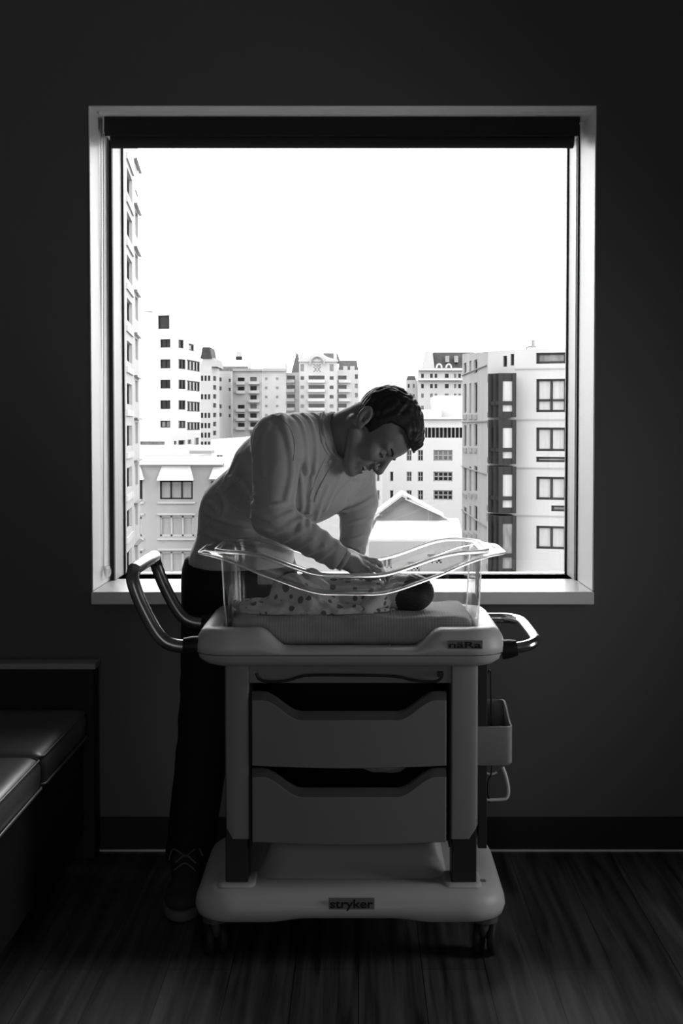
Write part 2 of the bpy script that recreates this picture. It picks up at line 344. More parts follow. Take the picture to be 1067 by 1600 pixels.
# white lining of the recess, sill, stepped frame, glass
yc = WY + DC; yg = WY + DG
cxl = P(177, 500, yc)[0]; cxr = P(901, 500, yc)[0]; gz_t = P(540, 223.5, yg)[2]; gz_b = P(540, 897, yg)[2]
gxl = P(191.5, 500, yg)[0]; gxr = P(887, 500, yg)[0]
t = .012
m = MB(); m.box((x0, WY - .002, sill_z), (x0 + t * .3, WT - .005, zt)); m.box((x1 - t * .3, WY - .002, sill_z), (x1, WT - .005, zt)); m.box((x0, WY - .002, zt - t * .3), (x1, WT - .005, zt))
m.box((x0 + .02, WY + .062, zt - .012), (x1 - .02, WY + .075, zt - .002))
struct(m.build('trim_1', M['white'], bevel=.001))
m = MB().box((x0 + .002, WY - .03, sill_b), (x1 - .002, WT - .02, sill_z)); struct(m.build('trim_2', M['sill'], bevel=.004))
win = thing('window_1', None, None, (0, yg, sill_z)); win['kind'] = 'structure'
m = MB(); yb_ = yg + .03
m.box((x0 + .004, yc + .012, sill_z), (gxl, yb_, zt - .004)); m.box((gxr, yc + .012, sill_z), (x1 - .004, yb_, zt - .004))
m.box((gxl, yc + .012, gz_t), (gxr, yb_, zt - .004)); m.box((gxl, yc + .03, sill_z), (gxr, yb_, gz_b - .006))
m.build('window_frame', M['alu'], win, bevel=.001)
m = MB(); g = .006
m.box((gxl - .001, yg - .006, gz_b - .003), (gxl + g, yg + .012, gz_t + .001)); m.box((gxr - g, yg - .006, gz_b - .003), (gxr + .001, yg + .012, gz_t + .001))
m.box((gxl, yg - .006, gz_t - g), (gxr, yg + .012, gz_t + .002)); m.box((gxl, yg - .006, gz_b - .003), (gxr, yg + .012, gz_b))
m.build('gasket', M['black'], win)
MB().box((gxl, yg, gz_b), (gxr, yg + .006, gz_t)).build('glass_pane', M['glass'], win)
# roller blind, drawn up
bl = thing('roller_blind', 'black roller blind cassette drawn up across the top of the window recess', 'blind', (0, WY + .2, zt))
yf = WY + .13; fl = P(163, 190, yf)[0]; fR = P(906, 190, yf)[0]; fz0 = P(540, 212, yf)[2]
MB().box((fl, yf, fz0), (fR, yf + .004, zt - .004)).build('fascia', M['fascia'], bl, bevel=.001)
MB().tube([(fl + .01, yf + .07, zt - .055), (fR - .01, yf + .07, zt - .055)], .032, 20).build('fabric_roll', M['fascia'], bl, smooth=40)
for xx in (fl - .006, fR + .001):
    MB().box((xx, yf, fz0 + .01), (xx + .004, yf + .13, zt - .004)).build('bracket', M['alu'], bl, bevel=.001)
m = MB().box((x0 + .005, yc - .012, sill_z), (cxl, yc + .011, zt - .02)); m.build('side_channel', M['channel'], bl, bevel=.001)
m = MB().box((cxr, yc - .012, sill_z), (x1 - .005, yc + .011, zt - .02)); m.build('side_channel', M['channel'], bl, bevel=.001)
MB().box((P(905, 190, yf)[0], yf - .01, P(540, 195, yf)[2]), (P(911, 190, yf)[0], yf + .01, P(540, 192, yf)[2])).build('end_clip', M['alu'], bl)
ch = MB(); oc = [(1, 0, 0), (0, 1, 0), (-1, 0, 0), (0, -1, 0), (0, 0, 1), (0, 0, -1)]
of = [(0, 1, 4), (1, 2, 4), (2, 3, 4), (3, 0, 4), (1, 0, 5), (2, 1, 5), (3, 2, 5), (0, 3, 5)]
yk = WY + .16
for (ua, ub) in ((157.5, 157.5), (161, 162.5)):
    pa = P(ua, 184, yk); pb = P(ub, 893, yk); n = int((pa[2] - pb[2]) / .0055)
    for i in range(n):
        c = pa + (pb - pa) * i / n; c[0] += .002 * math.sin(i * .02)
        ch.add([(c[0] + .0021 * a, c[1] + .0021 * b, c[2] + .0021 * d) for a, b, d in oc], of)
    ch.tube([pa, pb], .0006, 4)
ch.build('bead_chain', M['bead'], bl, smooth=180)
ch = MB(); pa = P(168.5, 205, yc - .02); pb = P(171, 885, yc - .02); n = int((pa[2] - pb[2]) / .0055)
for i in range(n):
    c = pa + (pb - pa) * i / n; ch.add([(c[0] + .0021 * a, c[1] + .0021 * b, c[2] + .0021 * d) for a, b, d in oc], of)
ch.tube([pa, pb], .0006, 4); ch.build('bead_chain', M['bead'], bl, smooth=180)
m = MB(); c = P(168, 893, yk); ring = [c + .016 * np.array([.45 * math.cos(a), .3 * math.cos(a), math.sin(a)]) for a in np.linspace(0, 2 * math.pi, 20, endpoint=False)]
m.tube(ring, .0035, 8, closed=True); m.obox(c + (-.014, 0, -.006), (.009, 0, .003), (0, .006, 0), (-.002, 0, .02)); m.obox(c + (.002, .0, .002), (.005, 0, 0), (0, .01, 0), (0, 0, .006))
m.build('chain_tensioner', M['clip'], bl, smooth=40)
# skirting
bz = P(540, 1276, WY)[2]
struct(MB().box((XL, WY - .012, 0), (XR, WY, bz)).build('baseboard_back', M['base'], bevel=.003))
struct(MB().box((XL, WY - .018, 0), (XR, WY - .012, .005)).build('baseboard_highlight', M['wire']))  # painted highlight: pale strip along the foot of the baseboard
struct(MB().box((XR - .012, YB, 0), (XR, WY - .02, bz)).build('baseboard_right', M['base'], bevel=.003))
struct(MB().box((XL, YB, 0), (XL + .012, WY - .02, bz)).build('baseboard_left', M['base'], bevel=.003))

# ------------------------------------------------------------------ the city outside
GZ = -32.0
o = MB().add([(-900, 30, GZ), (900, 30, GZ), (900, 1600, GZ), (-900, 1600, GZ)], [(0, 1, 2, 3)]).build('ground', M['ground']); o['kind'] = 'structure'
def on_side(A, B, u, v):
    d = ray(u, v); ex, ey = B[0] - A[0], B[1] - A[1]
    # A + s*e = t*d(xy)
    det = d[0] * (-ey) + ex * d[1]
    tt = (A[0] * (-ey) + ex * A[1]) / det; L = math.hypot(ex, ey)
    x, y = d[0] * tt, d[1] * tt
    return ((x - A[0]) * ex + (y - A[1]) * ey) / L, CH + d[2] * tt
class Facade:
    """one straight wall of a building between plan points A and B"""
    def __init__(s, A, B, z0, z1, root, matl):
        s.A = np.array(A, float); s.B = np.array(B, float); s.L = np.linalg.norm(s.B - s.A); s.e = (s.B - s.A) / s.L
        n = np.array([s.e[1], -s.e[0]]); 
        if n.dot(s.A) > 0: n = -n
        s.n = n; s.z0, s.z1 = z0, z1; s.holes = []; s.root = root; s.m = matl
    def p(s, a, z, d=0): q = s.A + s.e * a + s.n * d; return (q[0], q[1], z)
    def rect(s, u0, v0, u1, v1):
        uc, vc = (u0 + u1) / 2, (v0 + v1) / 2
        a0 = on_side(s.A, s.B, u0, vc)[0]; a1 = on_side(s.A, s.B, u1, vc)[0]; z0 = on_side(s.A, s.B, uc, v1)[1]; z1 = on_side(s.A, s.B, uc, v0)[1]
        return min(a0, a1), max(a0, a1), z0, z1
    def win(s, u0, v0, u1, v1, pane='dk', frame='fr', mull=0, rail=0, fw=.09, deep=.25):
        a0, a1, z0, z1 = s.rect(u0, v0, u1, v1); a0 = max(a0, .02); a1 = min(a1, s.L - .02); z1 = min(z1, s.z1 - .02)
        if a1 - a0 < .05 or z1 - z0 < .05: return
        s.holes.append((a0, a1, z0, z1))
        m = MB()
        def bar(p0, p1, q0, q1, d0=-deep, d1=-deep + .12):
            m.add([s.p(p0, q0, d0), s.p(p1, q0, d0), s.p(p1, q0, d1), s.p(p0, q0, d1), s.p(p0, q1, d0), s.p(p1, q1, d0), s.p(p1, q1, d1), s.p(p0, q1, d1)],
                  [(3, 2, 1, 0), (4, 5, 6, 7), (0, 1, 5, 4), (1, 2, 6, 5), (2, 3, 7, 6), (3, 0, 4, 7)])
        if frame:
            bar(a0, a0 + fw, z0, z1); bar(a1 - fw, a1, z0, z1); bar(a0, a1, z0, z0 + fw); bar(a0, a1, z1 - fw, z1)
            for k in range(mull): c = a0 + (a1 - a0) * (k + 1) / (mull + 1); bar(c - fw / 2, c + fw / 2, z0, z1)
            if rail: c = z0 + (z1 - z0) * rail; bar(a0, a1, c - fw / 2, c + fw / 2)
            w = m.build('window', M[frame], s.root)
            MB().add([s.p(a0, z0, -deep), s.p(a1, z0, -deep), s.p(a1, z1, -deep), s.p(a0, z1, -deep)], [(0, 1, 2, 3)]).build('pane', M[pane], w)
        else:
            MB().add([s.p(a0, z0, -deep), s.p(a1, z0, -deep), s.p(a1, z1, -deep), s.p(a0, z1, -deep)], [(0, 1, 2, 3)]).build('window', M[pane], s.root)
    def slab(s, u0, v0, u1, v1, out=.3, name='ledge', matl=None, back=0.0):
        a0, a1, z0, z1 = s.rect(u0, v0, u1, v1); m = MB()
        m.add([s.p(a0, z0, -back), s.p(a1, z0, -back), s.p(a1, z0, out), s.p(a0, z0, out), s.p(a0, z1, -back), s.p(a1, z1, -back), s.p(a1, z1, out), s.p(a0, z1, out)],
              [(3, 2, 1, 0), (4, 5, 6, 7), (0, 1, 5, 4), (1, 2, 6, 5), (2, 3, 7, 6), (3, 0, 4, 7)])
        return m.build(name, M[matl or s.m], s.root)
    def emit(s, mb, deep=.25, top=None):
        xs = sorted({0, s.L} | {h[0] for h in s.holes} | {h[1] for h in s.holes}); zs = sorted({s.z0, s.z1} | {h[2] for h in s.holes} | {h[3] for h in s.holes})
        for a0, a1 in zip(xs[:-1], xs[1:]):
            if a1 - a0 < 1e-6: continue
            run = None
            for z0, z1 in zip(zs[:-1], zs[1:]):
                c = ((a0 + a1) / 2, (z0 + z1) / 2); hole = any(h[0] < c[0] < h[1] and h[2] < c[1] < h[3] for h in s.holes)
                if hole:
                    if run: mb.add([s.p(a0, run[0]), s.p(a1, run[0]), s.p(a1, run[1]), s.p(a0, run[1])], [(0, 1, 2, 3)]); run = None
                else: run = (run[0], z1) if run else (z0, z1)
            if run: mb.add([s.p(a0, run[0]), s.p(a1, run[0]), s.p(a1, run[1]), s.p(a0, run[1])], [(0, 1, 2, 3)])
        for a0, a1, z0, z1 in s.holes:
            q = [(a0, z0), (a1, z0), (a1, z1), (a0, z1)]
            for i in range(4):
                j = (i + 1) % 4; mb.add([s.p(*q[i]), s.p(*q[j]), s.p(q[j][0], q[j][1], -deep), s.p(q[i][0], q[i][1], -deep)], [(0, 1, 2, 3)])
        if top: mb.add([s.p(0, s.z1), s.p(s.L, s.z1), s.p(s.L, top[1]), s.p(0, top[0])], [(0, 1, 2, 3)])
def XY(u, Y): return (P(u, 700, Y)[0], Y)
def ZV(v, Y): return P(560, v, Y)[2]
class Building:
    def __init__(s, name, label, foot, vtops, matl, cat='building'):
        """foot: (u, Y) corners seen from left to right; vtops: roofline height at each corner"""
        s.pts = [XY(u, Y) for u, Y in foot]; s.tops = [ZV(v, Y) for v, (u, Y) in zip(vtops, foot)]; s.m = matl
        s.root = thing(name, label, cat, (s.pts[0][0], s.pts[0][1], GZ))
        s.sides = [Facade(a, b, GZ, min(s.tops[i], s.tops[i + 1]), s.root, matl) for i, (a, b) in enumerate(zip(s.pts[:-1], s.pts[1:]))]
    def done(s, back=14, closed=False):
        mb = MB(); n = len(s.pts)
        for i, f in enumerate(s.sides):
            f.emit(mb, top=(s.tops[i], s.tops[i + 1]) if abs(s.tops[i] - s.tops[i + 1]) > .01 else None)
        q = [(p[0], p[1], z) for p, z in zip(s.pts, s.tops)]
        y = max(p[1] for p in s.pts) + back
        e0 = (s.pts[0][0] * y / s.pts[0][1], y, s.tops[0]); e1 = (s.pts[-1][0] * y / s.pts[-1][1], y, s.tops[-1])
        mb.add(q + [e1, e0], [tuple(range(n + 2))])
        mb.add([q[0], e0, (e0[0], e0[1], GZ), (q[0][0], q[0][1], GZ)], [(0, 1, 2, 3)]); mb.add([q[-1], e1, (e1[0], e1[1], GZ), (q[-1][0], q[-1][1], GZ)], [(0, 1, 2, 3)])
        mb.add([e0, e1, (e1[0], e1[1], GZ), (e0[0], e0[1], GZ)], [(0, 1, 2, 3)])
        s.wall = mb.build('wall', M[s.m], s.root); return s
def boxpart(name, root, u0, v0, u1, v1, Y, depth, matl, slope=0, slopex=0):
    a = P(u0, v1, Y); b = P(u1, v0, Y); m = MB()
    lo = (a[0], Y, a[2]); hi = (b[0], Y + depth, b[2])
    m.add([(lo[0], lo[1], lo[2]), (hi[0], lo[1], lo[2]), (hi[0], hi[1], lo[2]), (lo[0], hi[1], lo[2]), (lo[0] + slopex, lo[1] + slope, hi[2]), (hi[0] - slopex, lo[1] + slope, hi[2]), (hi[0] - slopex, hi[1], hi[2]), (lo[0] + slopex, hi[1], hi[2])],
          [(3, 2, 1, 0), (4, 5, 6, 7), (0, 1, 5, 4), (1, 2, 6, 5), (2, 3, 7, 6), (3, 0, 4, 7)])
    return m.build(name, M[matl], root)

# A: tall tower at the left edge
b = Building('apartment_tower', 'tall pale tower with rounded windows at the far left edge of the window', [(150, 74), (218, 112)], [120, 105], 'f1')
f = b.sides[0]
for k, (a, c) in enumerate([(204, 243), (270, 308), (338, 374), (404, 440), (470, 504), (535, 566), (600, 632), (665, 697), (730, 762), (795, 826), (859, 890)]):
    f.win(198.5, a, 206.5, c, 'mid' if k != 4 else 'dk', 'f2', rail=.45, fw=.5, deep=.5)
    f.slab(197, c + 9, 207, c + 18, .12, 'spandrel', 'f2'); f.slab(209.5, a - 12, 216.8, a - 9.5, .25, 'balcony', 'mid'); f.win(211.5, a - 5, 215.5, c - 4, 'mid', None, deep=.4)
b.done(5)
# B: cream block, roofline stepping down to the right
b = Building('office_block', 'pale block with square dark windows and sloping roofline behind left tower', [(214, 212), (268, 210), (291, 214), (314, 224)], [485, 491, 517, 541], 'f2')
f0, f1, f2 = b.sides
f0.win(247, 493, 264.5, 514, 'dk', 'fr', fw=.15)
for k, (a, c) in enumerate([(530, 543), (561.5, 575.5), (593.5, 607), (625.5, 639), (657.5, 668)]):
    f0.win(250.5, a, 266, c, 'dk' if k < 4 else 'mid', 'fr', mull=1, fw=.12)
    f1.win(279, a + (1 if k == 0 else 0), 287, c + 1, 'dk', 'fr', fw=.12) if k < 1 else f1.win(279, a, 290, c + 1, 'dk' if k < 4 else 'mid', 'fr', mull=1, fw=.12)
    f2.win(295 if k == 0 else 292, a + (6 if k == 0 else 2), 303 if k == 0 else 312.5, c + (5 if k == 0 else 4), 'dk', 'fr', mull=0 if k == 0 else 3, fw=.15)
f0.win(219, 690, 257, 695, 'mid', None); f1.win(272, 689, 276, 695, 'dk', None); f1.win(279, 688, 289, 695, 'dk', None); f2.win(293, 687, 299, 694, 'dk', None); f2.win(304, 684, 311, 696, 'dk', None)
b.done(30)
boxpart('plant_room', b.root, 222, 468, 236, 486, 222, 8, 'f2')
# C: slim block with mansard top right of B
b = Building('townhouse_block', 'narrow grey-capped block between the sloping pale block and the balcony block', [(312, 400), (331, 402), (343, 412)], [572, 572, 572], 'f1')
f0, f1 = b.sides
for a in (587, 616, 645, 661, 676, 690):
    for x in (314, 319.5, 325): f0.win(x, a, x + 3.6, a + 8, 'dk', None)
for a in (588, 602, 616, 630, 645, 659, 673, 687): f1.win(333, a, 338, a + 7, 'dk', None)
b.done(20); boxpart('roof', b.root, 313, 542, 331, 560, 403, 14, 'slate', 0, 0.6); boxpart('roof', b.root, 312, 559, 339, 573, 402, 20, 'f3', 1.5, .8)
# D: grey corner tower and long balcony block
b = Building('balcony_block', 'mid-grey block with stacked balconies left of the arched building', [(337, 440), (362, 432), (364, 446), (447, 446)], [580, 580, 580, 580], 'f4')
f0, _, f2 = b.sides
for a in (590, 604, 632, 645, 687): f0.win(342.5, a, 346.5, a + 6, 'dk', None); f0.win(357, a + 2, 360.5, a + 7, 'dk', None)
for k in range(9):
    a = 590 + 14.2 * k
    if k not in (2, 6): 
        f2.win(371.5, a, 382, a + 6, 'dk', None, deep=1.2); f2.slab(369, a + 6, 383, a + 11, 1.0, 'balcony', 'f1')
    f2.win(391, a - 1, 401, a + 6, 'dk' if k % 3 else 'mid', None, deep=1.2); f2.slab(389, a + 6, 406, a + 10.5, 1.4, 'balcony', 'f1')
    f2.win(414, a, 418, a + 4, 'mid', None); f2.win(431, a, 435, a + 4, 'mid', None)
f2.slab(364, 576, 447, 580, .8, 'cornice', 'f3')
b.done(7)
boxpart('roof_rail', b.root, 338, 573, 388, 580.5, 448, 4, 'mid'); boxpart('penthouse', b.root, 344, 564, 388, 574, 452, 10, 'f2'); boxpart('penthouse', b.root, 411, 566, 446, 580, 455, 10, 'f2')
boxpart('chimney', b.root, 368, 557, 378, 562, 452, 4, 'dk'); boxpart('chimney', b.root, 369, 549, 377, 557, 452, 4, 'f1')
# E: central arched building
b = Building('arched_building', 'ornate building with an arched gable window and dark mansard roofs behind the man', [(445, 462), (467, 460), (468, 455), (526, 455), (527, 460), (561, 462)], [582, 582, 560, 560, 578, 578], 'f1')
F0, _, F2, _, F4 = b.sides
for k in range(4):
    a = 587 + 14.6 * k
    F0.win(448, a, 461, a + 6, 'dk', None, deep=1.2); F0.slab(444, a + 6.5, 462, a + 11, 1.2, 'balcony', 'f2')
    F2.win(482, a, 507, a + 6, 'dk', None, deep=1.2); F2.slab(481, a + 6.5, 508, a + 11, 1.2, 'balcony', 'f2')
    F2.win(469.5, a + 1, 475, a + 6.5, 'dk' if k == 0 else 'mid', None); F2.win(515, a + 1, 521, a + 6.5, 'dk' if k < 3 else 'mid', None)
    F4.win(528, a, 541.5, a + 6, 'dk', None, deep=1.2); F4.slab(527.5, a + 6.5, 547, a + 11, 1.2, 'balcony', 'f2'); F4.win(554.5, a - 2, 559, a + 5, 'dk' if k == 0 else 'mid', None)
F2.win(469.5, 569, 475, 580, 'mid', None); F2.win(515, 569, 521, 580, 'mid', None); F2.win(490, 569, 501, 581, 'mid', 'f2', mull=1, rail=.6, fw=.35)
b.done(30)
pl = [P(u, v, 454.4) for u, v in ((466, 562), (480, 558), (488, 553), (496, 550), (504, 553), (512, 558), (528, 562), (528, 565), (466, 565))]
MB().prism(pl, (0, 2, 0)).build('gable', M['f1'], b.root)
arc = [P(495.5 + 11 * math.cos(a), 570 - 13 * math.sin(a), 454.0) for a in np.linspace(0, math.pi, 14)]
MB().tube(arc, .42, 6).build('arch_moulding', M['f3'], b.root, smooth=60)
boxpart('roof', b.root, 455, 551, 471, 582, 464, 12, 'slate', 3, 1.5); boxpart('roof', b.root, 500, 551, 532, 566, 464, 12, 'slate', 3, 1.0); boxpart('roof', b.root, 528, 563, 560, 579, 463, 12, 'slate', 2, .5)
for u in (468.5, 521): boxpart('chimney', b.root, u, 549, u + 5, 566, 458, 3, 'f1')
for u in (536, 547): boxpart('dormer', b.root, u, 572, u + 7, 579, 462, 3, 'f1')
# F: blank white slab
b = Building('blank_tower', 'blank white windowless slab rising just behind the man\'s head', [(562, 350), (633, 350)], [559, 559], 'f2'); b.done(20)
boxpart('parapet', b.root, 564, 545, 569, 560, 352, 3, 'f2')
# G: mansard building right of the slab
b = Building('mansard_building', 'ornate pale building with broad dark mansard roof right of white slab', [(634, 436), (652, 436), (653, 426), (748, 426)], [594, 594, 575, 575], 'f1')
H0, _, H2 = b.sides
for a in (600, 616, 632): H0.win(637, a, 640, a + 6, 'dk', None); H0.win(645, a, 648, a + 6, 'mid', None)
for k, a in enumerate((584, 600, 615, 634)):
    for j, u in enumerate((658, 672, 679, 695, 709, 716)):
        H2.win(u, a, u + (4 if j != 3 else 6), a + 6.5, ('dk', 'dk', 'mid', 'mid')[k] if j != 4 else 'mid', None)
H2.slab(653, 576, 748, 579, 1.2, 'cornice', 'f2'); H2.slab(653, 592, 748, 594.5, 1.4, 'cornice', 'f2')
b.done(25)
boxpart('roof', b.root, 676, 549, 745, 576, 428, 16, 'slate', 4, 0.5); boxpart('gable', b.root, 662, 549, 679, 576, 427, 12, 'f4', 1, .6)
boxpart('roof', b.root, 635, 587, 651, 595, 438, 8, 'slate', 2, .5)
for u in (696, 710): boxpart('dormer', b.root, u, 556, u + 6, 566, 428, 6, 'f3')
for u in (682, 697): 
    arc = [P(u + 4 + 4 * math.cos(a), 575 - 6 * math.sin(a), 425.6) for a in np.linspace(0, math.pi, 10)]; MB().tube(arc, .3, 6).build('arch_moulding', M['f2'], b.root)
# H: white low office with slatted band
b = Building('office_block', 'white office with a dark slatted band and rows of square windows right of the man', [(575, 226), (723, 222)], [652, 652], 'f2')
f = b.sides[0]
f.win(664, 668, 722, 684, 'dk', None, deep=1.0)
for k in range(9): f.slab(667 + 6.2 * k, 668, 668.2 + 6.2 * k, 684, .02, 'fin', 'f3', back=.5)
for k, a in enumerate((703, 737, 766)):
    f.win(677, a, 707, a + 17 - 2 * (k > 0), 'dk' if k else 'mid', 'f3', mull=3, rail=.5, fw=.16)
    f.win(652.5, a, 661, a + 17 - 2 * (k > 0), 'dk', 'f3', mull=1, rail=.5, fw=.12); f.win(635, a, 643, a + 17 - 2 * (k > 0), 'dk', 'f3', mull=1, rail=.5, fw=.12)
    f.win(609, a, 614.5, a + 15, 'dk', 'f3', fw=.1); f.win(588, a, 593, a + 15, 'dk', 'f3', fw=.1)
f.slab(575, 652, 723, 655, .6, 'cornice', 'trimw')
b.done(20); boxpart('roof_house', b.root, 680, 618, 724, 652, 236, 16, 'f2'); boxpart('roof_house', b.root, 638, 640, 690, 653, 234, 12, 'f2')
# I: gabled house in front of it
Yg = 150
b = thing('gabled_house', 'pale house with pointed gable roof between the man and the corner building', 'house', (P(640, 700, Yg)[0], Yg, GZ))
wallp = [P(582, 830, Yg), P(700, 830, Yg), P(700, 812, Yg), P(628, 779, Yg), P(590, 808, Yg), P(582, 815, Yg)]
MB().prism(wallp, (0, 4, 0)).build('gable', M['f3'], b)
def roofslab(a, bb, th, y0, y1, m_, nm='roof'):
    a = P(*a, Yg); bb = P(*bb, Yg); MB().prism([a + (0, y0, 0), bb + (0, y0, 0), bb + (0, y0, th), a + (0, y0, th)], (0, y1 - y0, 0)).build(nm, M[m_], b)
roofslab((582, 806), (628, 771), .28, -1.2, 1.5, 'trimw'); roofslab((628, 771), (692, 806), .28, -1.2, 1.5, 'trimw')
MB().prism([P(592, 803, Yg - .5), P(628, 776, Yg - .5), P(634, 779, Yg - .5), P(598, 809, Yg - .5)], (0, .3, 0)).build('bargeboard', M['mid'], b)
MB().add([P(575, 845, Yg - 8), P(724, 845, Yg - 8), P(716, 812, Yg + 1), P(590, 812, Yg + 1)], [(0, 1, 2, 3)]).build('roof', M['trimw'], b, solid=.3)
fa = Facade(XY(578, Yg - 8), XY(724, Yg - 8), GZ, ZV(846, Yg - 8), b, 'f1')
fa.win(637, 878, 656, 892, 'dk', 'f2', mull=2, fw=.15); fa.win(668, 866, 690, 880, 'dk', 'f2', mull=2, fw=.15); fa.win(597, 872, 612, 888, 'mid', 'f2', mull=1, fw=.15)
mb = MB(); fa.emit(mb); mb.add([fa.p(0, fa.z1), fa.p(fa.L, fa.z1), fa.p(fa.L, fa.z1, -8), fa.p(0, fa.z1, -8)], [(0, 1, 2, 3)])
mb.add([fa.p(0, fa.z1), fa.p(0, GZ), fa.p(0, GZ, -16), fa.p(0, fa.z1, -16)], [(0, 1, 2, 3)]); mb.build('wall', M['f1'], b)
boxpart('dormer', b, 703, 818, 716, 832, Yg + 6, 3, 'f3')
# J: corner building at right, bay windows in dark frames
b = Building('corner_building', 'grey corner building with dark-framed glass bays at the right of window', [(722, 112), (761, 93), (762, 90), (804, 89), (950, 87)], [553, 549, 549, 546, 544], 'f4')
j0, _, j2, j3 = b.sides
rows = [(566, 583), (600, 645), (664, 697), (730, 768), (792, 830), (868, 895)]
for k, (a, c) in enumerate(rows):
    for j, u in enumerate((724.5, 733, 740.5)):
        if k == 0: c2, a2 = c, a - j * 2
        else: a2, c2 = a - j * 1.0, c
        j0.win(u, a2, u + (4, 3, 5)[j], c2, 'mid' if (j == 2 and k > 1) else 'dk', 'fr', fw=.1)
        if k: j0.slab(u - .5, c2 + 3, u + 5, c2 + 10, .08, 'spandrel', 'f3')
for k, (a, c) in enumerate(((547, 566), )):
    j2.win(786, 556, 792, 573, 'dk', 'fr', fw=.1); j2.win(797.5, 553, 803, 571, 'dk', 'fr', fw=.1)
wr = [(551, 568, None), (592, 644, .36), (668, 705, None), (745, 781, None), (822, 858, None)]
for k, (a, c, r) in enumerate(wr):
    j3.win(837.5, a, 884, c, 'mid' if k == 0 else 'blind', 'fr', mull=1 if k else 0, rail=r or 0, fw=.14)
j3.win(837.5, 714, 884, 722, 'blind', 'fr', fw=.12); j3.win(861, 790, 884, 799, 'mid', 'fr', fw=.1); j3.slab(858, 554, 880, 560, -.1, 'air_conditioner', 'trimw', back=.22) if False else None
for v in (655, 731, 806, 575): j3.slab(804, v, 949, v + 1.6, .06, 'ledge', 'f3'); j0.slab(722, v + 3, 761, v + 4.2, .1, 'ledge', 'f3')
b.done(10)
boxpart('parapet', b.root, 826, 543, 884, 546, 90, 1, 'trimw'); MB().tube([P(833, 531, 92), P(833, 546, 92)], .12, 6).build('chimney', M['f3'], b.root); boxpart('chimney', b.root, 827, 540, 838, 544.5, 92, 2, 'f3')
# projecting glazed bay, four storeys
for k, (v0, v1) in enumerate(((583, 652), (656, 725), (729, 802), (806, 897))):
    Yb = 87.6; A = P(764, v1, Yb + 1.8); B = P(782, v1, Yb); C = P(803, v1, Yb); zt_ = ZV(v0, Yb); zb_ = ZV(v1, Yb)
    fp = [(P(762, 700, 90)[0], 90.5), (A[0], Yb + 1.2), (B[0], Yb), (C[0], Yb), (C[0], 90.5)]
    bay = MB()
    bay.prism([(x, y, zb_) for x, y in fp], (0, 0, .35)); bay.prism([(x, y, zt_ - .5) for x, y in fp], (0, 0, .5))
    def post(x, y, r=.12): bay.box((x - r, y - r, zb_), (x + r, y + r, zt_))
    for x, y in fp[1:4]: post(x, y)
    mx_ = (fp[1][0] + fp[2][0]) / 2; my_ = (fp[1][1] + fp[2][1]) / 2; post(mx_, my_, .1)
    zr = zb_ + (zt_ - zb_) * .32
    for (p0, p1) in ((fp[1], fp[2]), (fp[2], fp[3])):
        c = np.array([(p0[0] + p1[0]) / 2, (p0[1] + p1[1]) / 2, zr]); e = np.array([(p1[0] - p0[0]) / 2, (p1[1] - p0[1]) / 2, 0]); bay.obox(c, e, norm((-e[1], e[0], 0)) * .1, (0, 0, .12))
    bo = bay.build('bay', M['fr'], b.root)
    MB().add([(fp[1][0], fp[1][1] + .05, zb_), (fp[2][0], fp[2][1] + .05, zb_), (fp[2][0], fp[2][1] + .05, zt_), (fp[1][0], fp[1][1] + .05, zt_)], [(0, 1, 2, 3)]).build('pane', M['dk'], bo)
    MB().add([(fp[2][0], fp[2][1] + .03, zb_), (fp[3][0], fp[3][1] + .03, zb_), (fp[3][0], fp[3][1] + .03, zt_), (fp[2][0], fp[2][1] + .03, zt_)], [(0, 1, 2, 3)]).build('pane', M['blind' if k < 3 else 'mid'], bo)
# K: low block with awnings, lower left
b = Building('low_apartment_block', 'low pale block with sloping window hoods at lower left of window', [(205, 124), (350, 124)], [724, 724], 'f4')
f = b.sides[0]
f.win(250, 751, 301, 780, 'blind', 'fr', mull=2, fw=.12); f.win(250, 806, 303, 838, 'blind', 'f2', mull=2, fw=.15); f.win(250, 862, 303, 895, 'blind', 'f2', mull=2, fw=.15)
f.win(214, 750, 222.5, 780, 'dk', 'fr', fw=.12); f.win(214, 808, 221.5, 838, 'mid', 'f2', fw=.15); f.win(214, 862, 221.5, 895, 'mid', 'f2', fw=.15)
f.win(330, 752, 345, 780, 'dk', 'fr', fw=.12)
for v in (784, 802, 841, 857): f.slab(246, v, 305, v + 3, .12, 'ledge', 'f2'); f.slab(210, v, 225, v + 3, .12, 'ledge', 'f2')
def awn(u0, u1, v0, v1, flare):
    a = f.rect(u0, v0, u1, v1); m = MB(); fl_ = flare
    m.add([f.p(a[0], a[2], .9), f.p(a[1], a[2], .9), f.p(a[1] - fl_, a[3], .02), f.p(a[0] + fl_, a[3], .02), f.p(a[0], a[2], .0), f.p(a[1], a[2], .0)], [(0, 1, 2, 3), (0, 3, 4), (1, 5, 2), (0, 4, 5, 1)]); m.build('window_hood', M['trimw'], b.root)
awn(247, 303.5, 728, 750, .35); awn(198, 226, 728, 749, .35); awn(328, 360, 730, 748, .3)
a = f.rect(205, 712, 350, 727)
f.slab(205, 714, 348, 726, .5, 'parapet', 'trimw', back=.3)
b.done(30)
boxpart('roof_house', b.root, 216, 699, 300, 714, 150, 20, 'f2'); boxpart('roof_vent', b.root, 296, 704, 330, 709, 140, 3, 'f3')
for u in (339, 344): boxpart('roof_vent', b.root, u, 711, u + 3, 718, 126, 1, 'mid')
